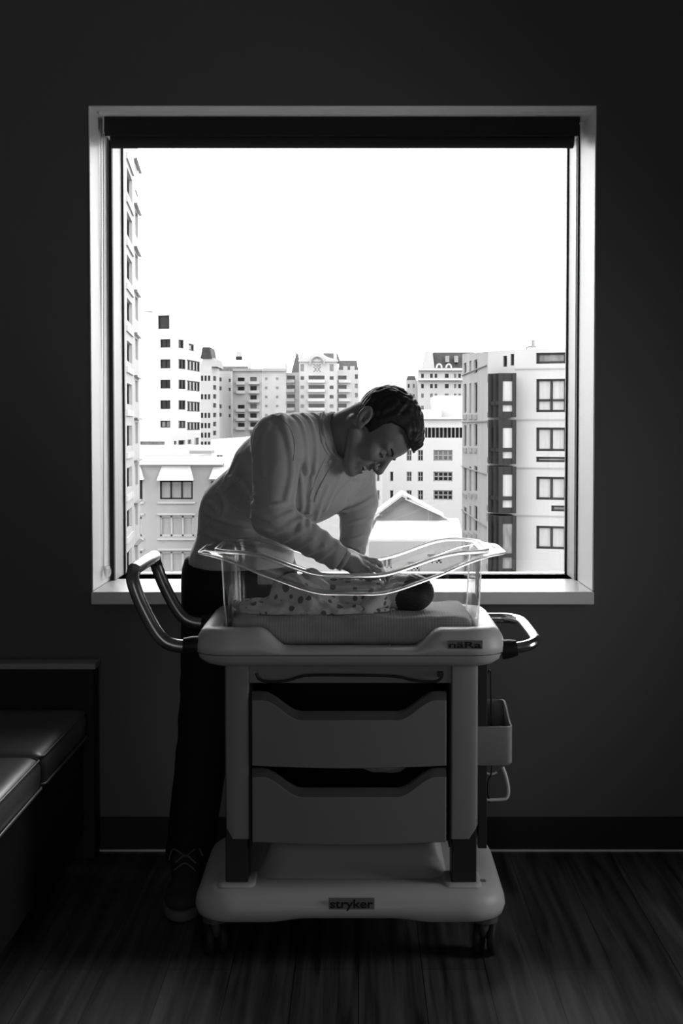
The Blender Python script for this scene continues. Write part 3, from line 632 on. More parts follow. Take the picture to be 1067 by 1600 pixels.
# low link roofs that fill the middle distance
b = Building('link_building', 'plain white low roof seen between the man\'s back and the balcony block', [(330, 190), (470, 190)], [690, 678], 'f2'); b.done(30)
b = Building('terrace_roof', 'flat white roof terrace low behind the man\'s waist', [(345, 170), (580, 168)], [742, 742], 'f2'); b.done(25)

# ------------------------------------------------------------------ daybed at left
bn = thing('bench', 'black vinyl upholstered window bench with raised end panel along the left wall', 'bench', (-1.2, 3.3, 0))
bx1 = -.795; zs = .452; yb0 = 2.1; yb1 = WY - .10
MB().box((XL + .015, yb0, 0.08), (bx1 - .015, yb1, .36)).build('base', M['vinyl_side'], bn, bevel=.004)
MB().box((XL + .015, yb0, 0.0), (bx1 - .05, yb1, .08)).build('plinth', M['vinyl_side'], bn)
def cushion(y0, y1):
    m = MB(); L = []
    hx = (bx1 - (XL + .02)) / 2; hy = (y1 - y0) / 2; cx = (bx1 + XL + .02) / 2; cy = (y0 + y1) / 2
    for ins, z in ((.02, .362), (.004, .37), (0, .40), (0, .425), (.006, zs - .012), (.018, zs - .004), (.04, zs), (.12, zs + .004), (.2, zs + .005)):
        L.append(rrect(cx, cy, hx - ins, hy - ins, max(.03 - ins * .5, .01) if ins < .1 else .05, z))
    m.loft(L); o = m.build('cushion', M['vinyl'], bn, smooth=50)
    pp = rrect(cx, cy, hx - .004, hy - .004, .028, zs - .010, 6); mm = MB().tube(pp, .0035, 6, closed=True); mm.build('piping', M['vinyl'], o, smooth=90)
    pp = rrect(cx, cy, hx + .001, hy - .001, .028, .372, 6); mm = MB().tube(pp, .004, 6, closed=True); mm.build('piping', M['vinyl'], o, smooth=90)
cushion(3.555, yb1 + .0); cushion(yb0, 3.55)
ht = P(75, 1036, WY - .09)[2]
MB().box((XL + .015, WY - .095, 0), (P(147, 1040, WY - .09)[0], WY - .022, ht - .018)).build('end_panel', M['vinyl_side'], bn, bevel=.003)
MB().box((XL + .015, WY - .10, ht - .018), (P(150, 1040, WY - .09)[0], WY - .018, ht)).build('ledge', M['ledge'], bn, bevel=.003)

# ------------------------------------------------------------------ bassinet cart
CX, CY = -.020, 3.585
YF = 3.33
cart = thing('bassinet_cart', 'white wheeled hospital bassinet cart with two drawers under the clear tub', 'cart', (CX, CY, 0))
HX, HY = .372, .262
def dip(x, amt, a=.150, bb=.215): return -amt * smooth01((bb - abs(x - CX)) / (bb - a))
def tl_(ins, z, amt=0, r=.085):
    rr = max(r - ins, .02)
    return [(x, y, zz + dip(x, amt) * (1 if abs(y - CY) > HY * .5 else 0)) for x, y, zz in rrect(CX, CY, HX - ins, HY - ins, rr, z, 10)]
def densify(loop, n=10):                     # subdivide the straight runs so the dip has vertices
    out = []; k = len(loop)
    for i in range(k):
        a, b2 = np.array(loop[i]), np.array(loop[(i + 1) % k]); d = np.linalg.norm(b2 - a)
        out.append(tuple(a))
        if d > .12:
            for j in range(1, 40): out.append(tuple(a + (b2 - a) * j / 40))
    return out
def tray_loop(ins, z, amt=0, r=.085):
    base = densify(rrect(CX, CY, HX - ins, HY - ins, max(r - ins, .02), 0, 10))
    return [(x, y, z + (dip(x, amt) if abs(y - CY) > HY * .6 else 0)) for x, y, _ in base]
ztr = .800
m = MB()
m.loft([tray_loop(i, z, a) for i, z, a in ((.085, .708, 0), (.05, .706, 0), (.028, .712, 0), (.010, .724, 0), (.003, .738, 0))], True, False)
m.build('tray_underside', M['cart'], cart, smooth=60)
m = MB()
m.loft([tray_loop(i, z, a) for i, z, a in ((.006, .7385, 0), (.0, .741, 0), (.0, .757, .012), (.006, .776, .026), (.014, .790, .036), (.025, .798, .042), (.04, ztr, .044), (.062, .799, .044), (.068, .794, .044), (.070, .74, .005), (.072, .722, 0))], False, True)
m.build('tray', M['cart'], cart, smooth=70)
MB().loft([tray_loop(.004, .7372), tray_loop(.004, .7392)], False, False).build('tray_seam', M['black'], cart)
# push handle (left) and grab handle (right)
def handle(pts, r, mt, name, sock):
    p = dense(pts, 8); h = MB().tube(p, r, 14).build(name, M[mt], cart, smooth=60)
    for q0, q1 in sock: MB().tube([q0, tuple(np.array(q0) * .5 + np.array(q1) * .5), q1], [.024, .023, .019], 14).build('socket', M['black'], h, smooth=50)
yl, yr = 3.395, 3.795
xe = CX - HX
hp = [(xe + .02, yl, .752), (xe - .045, yl, .752), (xe - .085, yl, .775), (xe - .125, yl, .845), (xe - .148, yl + .002, .905), (xe - .150, yl + .022, .928), (xe - .150, yl + .06, .933),
      (xe - .150, yr - .06, .933), (xe - .150, yr - .022, .928), (xe - .148, yr - .002, .905), (xe - .125, yr, .845), (xe - .085, yr, .775), (xe - .045, yr, .752), (xe + .02, yr, .752)]
handle(hp, .0165, 'handle', 'push_handle', (((xe + .012, yl, .752), (xe - .028, yl, .752)), ((xe + .012, yr, .752), (xe - .028, yr, .752))))
xe = CX + HX
hp = [(xe - .02, yl - .0, .745), (xe + .025, yl, .747), (xe + .055, yl + .006, .752), (xe + .075, yl + .035, .757), (xe + .08, yl + .09, .760), (xe + .08, yr - .09, .762), (xe + .07, yr - .035, .764), (xe + .045, yr - .006, .765), (xe + .01, yr, .765), (xe - .02, yr, .765)]
handle(hp, .0135, 'steel', 'grab_handle', (((xe - .008, yl, .742), (xe + .028, yl, .747)),))
# posts and feet
def post_(xa, xb, side):
    yp = 3.372; z0 = P(370, 1312, yp)[2]; z1 = .712; w_ = xb - xa; c = .34 * w_
    # chamfered section: outer face slanted back
    if side < 0: sec = [(xa, yp + .03), (xa + c * .25, yp + .006), (xa + c, yp), (xb - .002, yp), (xb, yp + .004), (xb, yp + .09), (xa, yp + .09)]
    else: sec = [(xa, yp + .004), (xa + .002, yp), (xb - c, yp), (xb - c * .25, yp + .006), (xb, yp + .03), (xb, yp + .09), (xa, yp + .09)]
    bot = [z0 + (.026 if (side < 0 and x < xa + c * .6) or (side > 0 and x > xb - c * .6) else 0) for x, _ in sec]
    m = MB(); n = len(sec); m.add([(x, y, b2) for (x, y), b2 in zip(sec, bot)] + [(x, y, z1) for x, y in sec], [tuple(range(n))[::-1], tuple(range(n, 2 * n))] + [(i, (i + 1) % n, n + (i + 1) % n, n + i) for i in range(n)])
    m.build('post', M['post'], cart, bevel=.002)
    MB().box((xa + .002, yp + .008, .172), (xb - .004, yp + .088, z0 + .05)).build('post_foot', M['foot'], cart, bevel=.003)
xa, xb = P(350, 1200, 3.372)[0], P(389, 1200, 3.372)[0]; xc, xd = P(705, 1200, 3.372)[0], P(748, 1200, 3.372)[0]
post_(xa, xb, -1); post_(xc, xd, 1)
yp = 3.372
# carcass
zb = P(540, 1322, yp + .02)[2]
m = MB(); m.box((xa - .006, yp + .09, zb), (xb - .012, 3.77, .712)); m.box((xc + .012, yp + .09, zb), (xd + .004, 3.77, .712)); m.box((xb - .012, 3.755, zb), (xc + .012, 3.77, .712)); m.box((xb - .012, yp + .06, zb), (xc + .012, 3.755, zb + .008))
m.build('carcass', M['inside'], cart, bevel=.003)
for xx in (xb + .0005, xc - .0045): MB().box((xx, yp + .012, zb), (xx + .004, yp + .35, .70)).build('drawer_rail', M['inside'], cart)
zA = P(540, 1068, yp)[2]
MB().box((xb, yp + .004, zA), (xc, yp + .03, .709)).build('top_rail', M['cart2'], cart, bevel=.002)
rod = [P(u, v, yp - .012) for u, v in ((400, 1052), (404, 1060), (412, 1064), (428, 1065), (450, 1063), (470, 1057), (490, 1055), (540, 1055), (600, 1056), (625, 1058), (645, 1063), (670, 1065), (683, 1064), (690, 1058), (690, 1050))]
MB().tube(dense(rod, 5), .0032, 8).build('pull_bar', M['black'], cart, smooth=60)
MB().box((P(683, 1050, yp)[0], yp - .016, P(540, 1056, yp)[2]), (P(692, 1050, yp)[0], yp + .01, P(540, 1049, yp)[2])).build('bar_bracket', M['black'], cart)
def drawer(vt, vb_l, label=None):
    y0 = yp - .004; xL, xR = P(393.5, 1150, y0)[0], P(697.5, 1150, y0)[0]
    ztop = P(540, vt, y0)[2]; zb0 = P(540, vb_l, y0)[2]; scoop = .048; N = 48; band = .020
    def top(s): return ztop - scoop * smooth01((s - .055) / .20) * smooth01((.945 - s) / .20) + .002 * math.sin(s * math.pi)
    def bow(s): return -.010 * math.sin(math.pi * s)
    root = None
    F_ = []; G_ = []
    ss = [i / N for i in range(N + 1)]
    m = MB(); vs = []
    for s in ss:
        x = xL + (xR - xL) * s; zt2 = top(s) - band
        zbt = zb0 - .004 * math.sin(math.pi * s)
        vs += [(x, y0 + bow(s), zbt), (x, y0 + bow(s), zt2), (x, y0 + bow(s) + .012, zt2), (x, y0 + bow(s) + .012, zbt)]
    fs = []
    for i in range(N):
        a = i * 4
        for j in range(4): fs.append((a + j, a + (j + 1) % 4, a + 4 + (j + 1) % 4, a + 4 + j))
    fs += [(0, 1, 2, 3), (N * 4 + 3, N * 4 + 2, N * 4 + 1, N * 4)]
    m.add(vs, fs); d = m.build('drawer', M['cart2'], cart, bevel=.0025)
    m = MB(); vs = []
    for s in ss:
        x = xL + (xR - xL) * s; t2 = top(s)
        vs += [(x, y0 + bow(s) + .001, t2 - band - .001), (x, y0 + bow(s) + .005, t2 - .004), (x, y0 + bow(s) + .010, t2), (x, y0 + bow(s) + .022, t2 - .002), (x, y0 + bow(s) + .02, t2 - band - .001)]
    fs = []
    for i in range(N):
        a = i * 5
        for j in range(5): fs.append((a + j, a + (j + 1) % 5, a + 5 + (j + 1) % 5, a + 5 + j))
    m.add(vs, fs); m.build('grip', M['grip'], d, smooth=40)
    bx = MB().box((xL + .01, y0 + .02, zb0 + .002), (xR - .01, 3.74, zb0 + .006)); bx.box((xL + .01, y0 + .02, zb0), (xL + .014, 3.74, ztop - .012)); bx.box((xR - .014, y0 + .02, zb0), (xR - .01, 3.74, ztop - .012))
    bx.build('drawer_box', M['inside'], d)
    return d
drawer(1081, 1197); drawer(1201, 1316)
# base deck
def base_loop(ins, z, r=.09, arch=0.0, lift=0.0):
    base = densify(rrect(CX, CY, HX - ins, HY - ins, max(r - ins, .02), 0, 10)); out = []
    for x, y, _ in base:
        k = smooth01((.20 - abs(x - CX)) / .10)
        out.append((x, y, z + arch * k))
    return out
m = MB()
m.loft([base_loop(.05, .102, arch=.010), base_loop(.012, .100, arch=.010), base_loop(.002, .106, arch=.008), base_loop(-.004, .125), base_loop(-.001, .145), base_loop(.008, .160), base_loop(.022, .170), base_loop(.045, .176), base_loop(.09, .178)], True, True)
m.build('base_deck', M['cart'], cart, smooth=60)
zd = .176
def rise(n=28):                              # inner deck sweeps up under the drawers
    m = MB(); L = []
    for ins, z in ((0, zd), (.02, zd + .006), (.05, zd + .022), (.075, zd + .046), (.085, zd + .06)):
        L.append(rrect(CX + .004, CY + .03, .235 - ins * .35, .20 - ins, .06, z, 8))
    m.loft(L); m.build('deck_riser', M['cart'], cart, smooth=60)
rise()
for xx in (xa - .008, xc - .008):
    MB().loft([rrect(xx + .036, yp + .05, .047, .062, .02, zd - .001, 6), rrect(xx + .036, yp + .05, .044, .058, .02, zd + .004, 6), rrect(xx + .036, yp + .05, .040, .052, .02, zd + .006, 6)]).build('foot_collar', M['cart'], cart, smooth=60)
# casters
def caster(x, y, ang):
    c = MB().tube([(x, y, .104), (x, y, .088)], [.03, .032], 20).build('caster', M['fork'], cart, smooth=40)
    ca, sa = math.cos(ang), math.sin(ang); off = .018
    wx, wy = x + ca * off, y + sa * off
    for sg in (-1, 1):
        px, py = wx - sa * .017 * sg, wy + ca * .017 * sg
        m = MB(); L = []
        for rr_, tt in ((.02, -.009), (.038, -.009), (.042, -.005), (.042, .005), (.038, .009), (.02, .009)):
            L.append([(px - sa * tt + ca * rr_ * math.cos(a), py + ca * tt + sa * rr_ * math.cos(a), .042 + rr_ * math.sin(a)) for a in np.linspace(0, 2 * math.pi, 28, endpoint=False)])
        m.loft(L); m.build('wheel', M['tyre'], c, smooth=50)
    m = MB(); 
    L = []
    for h, rr_ in ((.092, .030), (.075, .034), (.055, .026), (.045, .012)): L.append([(wx - off * .5 * ca + rr_ * 1.0 * (ca * math.cos(a)) - sa * .013 * math.sin(a), wy - off * .5 * sa + rr_ * sa * math.cos(a) + ca * .013 * math.sin(a), h) for a in np.linspace(0, 2 * math.pi, 16, endpoint=False)])
    m.loft(L); m.build('fork', M['fork'], c, smooth=50)
for x, y, a in ((CX - .325, YF + .055, 1.9), (CX + .325, YF + .055, 1.3), (CX - .30, YF + .46, 1.5), (CX + .30, YF + .46, 1.7)): caster(x, y, a)
# badges with lettering
def badge(text, u0, v0, u1, v1, Y, sx, sz, boldness, nm):
    a = P(u0, v1, Y); c = P(u1, v0, Y); pl = MB().box((a[0], Y - .0008, a[2]), (c[0], Y + .004, c[2])).build(nm, M['badge'], cart, bevel=.0006)
    cu = bpy.data.curves.new('t', 'FONT'); cu.body = text; cu.size = 1; cu.offset = boldness; cu.extrude = .01; cu.align_x = 'CENTER'; cu.align_y = 'CENTER'; cu.space_character = 1.0
    to = bpy.data.objects.new('t', cu); COL.objects.link(to); bpy.context.view_layer.update()
    me = bpy.data.meshes.new_from_object(to.evaluated_get(bpy.context.evaluated_depsgraph_get())); bpy.data.objects.remove(to)
    vs = np.array([v.co[:] for v in me.vertices]); mn, mx2 = vs.min(0), vs.max(0); ctr = (mn + mx2) / 2; sz_ = mx2 - mn
    W = (c[0] - a[0]) * sx; H = (c[2] - a[2]) * sz
    for v in me.vertices:
        x = (v.co.x - ctr[0]) / sz_[0] * W + (a[0] + c[0]) / 2; z = (v.co.y - ctr[1]) / sz_[1] * H + (a[2] + c[2]) / 2
        v.co = (x, Y - .0012 - .0006 * (v.co.z > 0), z)
    link('lettering', me, M['ink'], pl)
badge('stryker', 513.5, 1403.5, 585, 1424.5, YF - .0085, .94, .84, .018, 'maker_badge')
badge('n\u00e4Ra', 699, 1001, 754, 1014, YF - .0065, .92, .75, .018, 'model_badge')
m = MB(); q = P(748, 1367, 3.46)
m.box((q[0] - .008, 3.40, zd + .001), (q[0] + .012, 3.415, zd + .0025)); m.build('deck_mark', M['badge'], cart)
# right side: rail, bin, wire hook, cords
xs_ = xd + .006
MB().box((xs_, 3.46, .24), (xs_ + .022, 3.50, .71)).build('side_rail', M['foot'], cart, bevel=.002)
yB = 3.455; bz0 = P(770, 1198, yB)[2]; bz1 = P(770, 1136, yB)[2]; bzt = P(780, 1093, 3.66)[2]
bx0 = P(738, 1160, yB)[0]; bxe = P(801, 1160, yB)[0]
m = MB(); 
def bin_loop(ins, z0, z1, z2):               # open bin, higher at the back
    pts = rrect((bx0 + bxe) / 2, (yB + 3.665) / 2, (bxe - bx0) / 2 - ins, (3.665 - yB) / 2 - ins, .016, 0, 5); out = []
    for x, y, _ in densify(pts):
        t = (y - yB) / (3.665 - yB); out.append((x, y, z1 + (z2 - z1) * smooth01((t - .15) / .7) if z0 is None else z0))
    return out
m.loft([bin_loop(.02, bz0 + .0, 0, 0), bin_loop(.004, bz0 + .002, 0, 0), bin_loop(0, bz0 + .008, 0, 0), bin_loop(0, None, bz1, bzt), bin_loop(.0025, None, bz1 + .001, bzt + .001), bin_loop(.004, None, bz1, bzt), bin_loop(.004, bz0 + .006, 0, 0)], True, True)
m.build('side_bin', M['post'], cart, smooth=40)
hk = [P(u, v, 3.50) for u, v in ((748, 1200), (748, 1240), (753, 1249), (785, 1249), (793, 1244), (794, 1232), (791, 1215), (785, 1198))]
MB().tube(dense(hk, 4), .0042, 8).build('wire_hook', M['wire'], cart, smooth=60)
hk = [P(u, v, 3.50) for u, v in ((756, 1205), (762, 1209), (770, 1209), (776, 1206))]
MB().tube(dense(hk, 4), .003, 8).build('wire_hook', M['wire'], cart, smooth=60)
for pts in (((754, 1047), (757, 1068), (758, 1110), (758, 1200), (760, 1230), (764, 1254)), ((764, 1047), (758, 1062), (757, 1080), (757, 1137)), ((766, 1047), (767, 1090), (768, 1150), (768, 1204), (763, 1218), (762, 1235), (765, 1252))):
    MB().tube(dense([P(u, v, 3.53 if v < 1195 else 3.50) for u, v in pts], 5), .0022, 6).build('cord', M['black'], cart, smooth=60)
# a folded cloth lying in the lower drawer
def fold_cloth():
    f = lambda p: sun(.02, ell(p, (.075, 3.45, .505 - .04), (.05, .05, .03)), ell(p, (.03, 3.47, .46), (.04, .05, .025))) + .004 * wob(p, 120, 5)
    o = mesh_np('folded_cloth', nets(f, (-.03, 3.38, .41), (.15, 3.54, .52), .004), M['sheet']); tag(o, 'crumpled pale cloth lying inside the lower drawer of the cart', 'cloth'); return o
fold_cloth()

# ------------------------------------------------------------------ clear tub, mattress
tub = thing('bassinet_tub', 'clear acrylic bassinet tub with wavy flared rim standing in cart tray', 'bassinet', (CX + .005, CY, .76))
TX = CX + .004; tHX, tHY = .312, .195
def crest(x): return .922 + .055 * smooth01((abs(x - TX) - .05) / .22)
def tub_loop(ins, fz, r=.06):
    base = densify(rrect(TX, CY, tHX - ins, tHY - ins, max(r - ins * .5, .02), 0, 10))
    return [(x, y, fz(x, y)) for x, y, _ in base]
def endf(x): return smooth01((abs(x - TX) - .20) / .12)
m = MB()
lo = [tub_loop(.030, lambda x, y: .742, .05), tub_loop(.012, lambda x, y: .744), tub_loop(.008, lambda x, y: .755), tub_loop(.004, lambda x, y: .85), tub_loop(.0, lambda x, y: crest(x) - .02), tub_loop(-.003, lambda x, y: crest(x) - .004),
      [(TX + (x - TX) * (1 + .030 * endf(x)), y, z) for x, y, z in tub_loop(-.010, lambda x, y: crest(x), .09)],
      [(TX + (x - TX) * (1 + .075 * endf(x)), y, z) for x, y, z in tub_loop(-.020, lambda x, y: crest(x) - .010 * (1 - endf(x)) - .002, .105)],
      [(TX + (x - TX) * (1 + .100 * endf(x)), y, z) for x, y, z in tub_loop(-.030, lambda x, y: crest(x) - .034 * (1 - endf(x)) - .008, .12)]]
m.loft(lo, True, False); shell = m.build('shell', M['acrylic'], tub, smooth=60, solid=.003)
MB().tube(lo[6], .0052, 8, closed=True).build('rim_edge', M['rim'], tub, smooth=60)
MB().tube(lo[8], .0032, 8, closed=True).build('rim_edge', M['rim'], tub, smooth=60)
for sx in (-1, 1):                            # moulded corner ribs
    for sy in (-1, 1):
        pth = [(TX + sx * (tHX - .012), CY + sy * (tHY - .02), .775), (TX + sx * (tHX - .006), CY + sy * (tHY - .018), .85), (TX + sx * (tHX + .0), CY + sy * (tHY - .014), crest(TX + sx * tHX) - .01)]
        MB().tube(dense(pth, 6), .0022, 6).build('corner_rib', M['rim'], tub, smooth=60)
MB().prism([(TX - tHX + .012, CY - .15, .785), (TX - tHX + .012, CY - .15, .85), (TX - tHX + .010, CY - .10, .885), (TX - tHX + .010, CY - .02, .885), (TX - tHX + .012, CY - .02, .785)], (.0012, 0, 0)).build('paper_label', M['trimw'], tub)
MB().prism([(TX + tHX - .006, CY - .15, .86), (TX + tHX - .006, CY - .05, .86), (TX + tHX - .002, CY - .05, .95), (TX + tHX - .002, CY - .13, .95)], (.0012, 0, 0)).build('dark_label', M['grip'], tub)
ZM = .822
def f_mat(p):
    q = p - np.array([TX, CY, .784], np.float32); hx, hy, hz = .292, .176, .035; r = .018
    d = np.stack([np.abs(q[..., 0]) - hx + r, np.abs(q[..., 1]) - hy + r, np.abs(q[..., 2]) - hz + r], -1)
    dd = np.sqrt((np.maximum(d, 0) ** 2).sum(-1)) + np.minimum(d.max(-1), 0) - r
    return dd + .0022 * wob(p * np.array([1, 1, 2.5], np.float32), 45, 3) - .004 * wob(p, 14, 8)
o = mesh_np('bassinet_mattress', nets(f_mat, (TX - .31, CY - .19, .735), (TX + .31, CY + .19, .835), .005), M['sheet'], it=1)
tag(o, 'thin mattress in a crinkled grey gauze sheet lying inside the clear tub', 'mattress')

# ------------------------------------------------------------------ newborn
YBb = 3.575
HB = P(641, 926, YBb)
def f_baby(p):
    h = ell(p, HB, (.057, .046, .046))
    face = ell(p, HB + (-.034, -.006, .014), (.024, .032, .032))
    nose = ell(p, HB + (-.050, -.012, .040), (.006, .006, .007)); cheek = ell(p, HB + (-.048, -.026, .018), (.018, .016, .018)); chin = ell(p, HB + (-.062, -.008, .012), (.012, .014, .012))
    ear = ell(p, HB + (-.012, -.040, -.002), (.011, .006, .014))
    nk = cone(p, HB + (-.03, 0, -.01), HB + (-.08, 0, -.012), .026, .03)
    b = econe(p, HB + (-.095, 0, -.014), HB + (-.20, 0, -.016), (0, 1, 0), (.062, .040), (.052, .038))
    d = sun(.012, h, face, cheek, chin); d = smin(d, nose, .004); d = smin(d, ear, .003); d = smin(d, nk, .02); d = smin(d, b, .02)
    sh = HB + (-.085, -.052, -.012); el_ = P(571, 953, 3.475); wr = P(601, 923, 3.49)
    d = smin(d, cone(p, sh, el_, .021, .018), .01); d = smin(d, cone(p, el_, wr, .0175, .0125), .006)
    pal = wr + (.009, .002, .010); d = smin(d, ell(p, pal, (.012, .008, .012)), .005)
    for k in range(4):
        a = pal + (-.007 + .0065 * k, 0, .009 - .0022 * k); t1 = a + (-.004 + .0052 * k, -.001, .013 - .0026 * k); t2 = t1 + (.001 + .004 * k, .003, .008 - .003 * k)
        d = smin(d, np.minimum(cone(p, a, t1, .0034, .0032), cone(p, t1, t2, .0032, .0028)), .0015)
    d = smin(d, cone(p, pal + (-.009, -.002, -.002), pal + (-.019, -.003, .007), .0038, .0032), .002)
    hip = HB + (-.20, -.0, -.016)                        # legs drawn up under the muslin
    for s in (-1, 1):
        k_ = hip + (-.05, s * .04, .050); f_ = hip + (-.125, s * .03, -.008)
        d = smin(d, cone(p, hip + (0, s * .03, 0), k_, .030, .023), .02); d = smin(d, cone(p, k_, f_, .022, .015), .01); d = smin(d, cone(p, f_, f_ + (-.012, 0, .022), .013, .010), .006)
    return d
baby = mesh_np('baby', nets(f_baby, (-.33, 3.45, .79), (.24, 3.70, .94), .0024), M['babyskin'], it=1)
tag(baby, 'newborn baby with dark hair lying on its back in the clear tub, one hand raised', 'baby')
def f_bhair(p):
    h = ell(p, HB, (.0605, .0495, .0495)) + .0007 * np.sin(p[..., 2] * 900 + p[..., 0] * 400)
    q = p - HB.astype(np.float32)
    cutf = -(q[..., 0] * .80 - q[..., 2] * .55 + .030 + .15 * np.abs(q[..., 1]) * 0)
    earr = ell(p, HB + (-.010, -.047, -.002), (.013, .012, .017))
    return smax(h, cutf, .004)
mesh_np('hair', nets(f_bhair, (.05, 3.51, .79), (.22, 3.65, .92), .0024), M['hair'], baby)
def f_vest(p):
    b = econe(p, HB + (-.086, .006, -.014), HB + (-.20, 0, -.012), (0, 1, 0), (.058, .042), (.060, .046)) - .003
    sh = HB + (-.085, -.052, -.012); el_ = P(571, 953, 3.475); mid = sh * .80 + el_ * .20
    return sun(.012, b, cone(p, sh, mid, .025, .021)) + .0022 * wob(p * np.array([1, 2, 1], np.float32), 110, 2)
v = mesh_np('printed_vest', nets(f_vest, (-.15, 3.47, .78), (.12, 3.66, .92), .003), M['print'], baby)
# muslin blanket spread over the legs
def f_bl(p):
    c = lambda u, v_, y, r: ell(p, P(u, v_, y), r)
    d = sun(.03, c(458, 925, 3.52, (.055, .055, .045)), c(425, 948, 3.52, (.075, .07, .018)), c(492, 938, 3.52, (.060, .065, .034)), c(395, 952, 3.52, (.035, .055, .013)), c(555, 952, 3.52, (.085, .05, .010)), c(480, 955, 3.47, (.12, .035, .012)))
    tipp = cone(p, P(459, 903, 3.50), P(482, 940, 3.47), .009, .026); d = smin(d, tipp, .02)
    f1 = np.exp(-(polyd(p, [P(460, 900, 3.48), P(490, 925, 3.45), P(520, 950, 3.45), P(530, 965, 3.44)]) / .006) ** 2)
    f2 = np.exp(-(polyd(p, [P(452, 905, 3.48), P(420, 930, 3.46), P(395, 945, 3.46)]) / .008) ** 2)
    f3 = np.exp(-(polyd(p, [P(535, 930, 3.48), P(560, 950, 3.46), P(600, 955, 3.46)]) / .006) ** 2)
    d = d - .006 * f1 - .005 * f2 - .004 * f3 + .0035 * wob(p * np.array([1, 1.6, 1], np.float32), 75, 12) + .0012 * wob(p, 240, 13)
    return np.maximum(d, ZM - .002 - p[..., 2])
o = mesh_np('muslin_blanket', nets(f_bl, (-.33, 3.40, .80), (.08, 3.68, .93), .0028), M['print'], it=1)
tag(o, 'white muslin blanket with dark balloon print bunched over the baby\'s legs', 'blanket')
# cuffed paper toes end of the blanket
m = MB()
for k in range(5):
    a0 = P(366 + k * 4, 943 + k * 1.5, 3.50); m.tube(dense([a0 + (0, -.03, -.004), a0 + (.002, -.01, .006 - .001 * k), a0 + (.004, .02, .004), a0 + (.004, .05, -.004)], 4), .0035, 6)
m.build('fringe', M['sheet'], o, smooth=60)

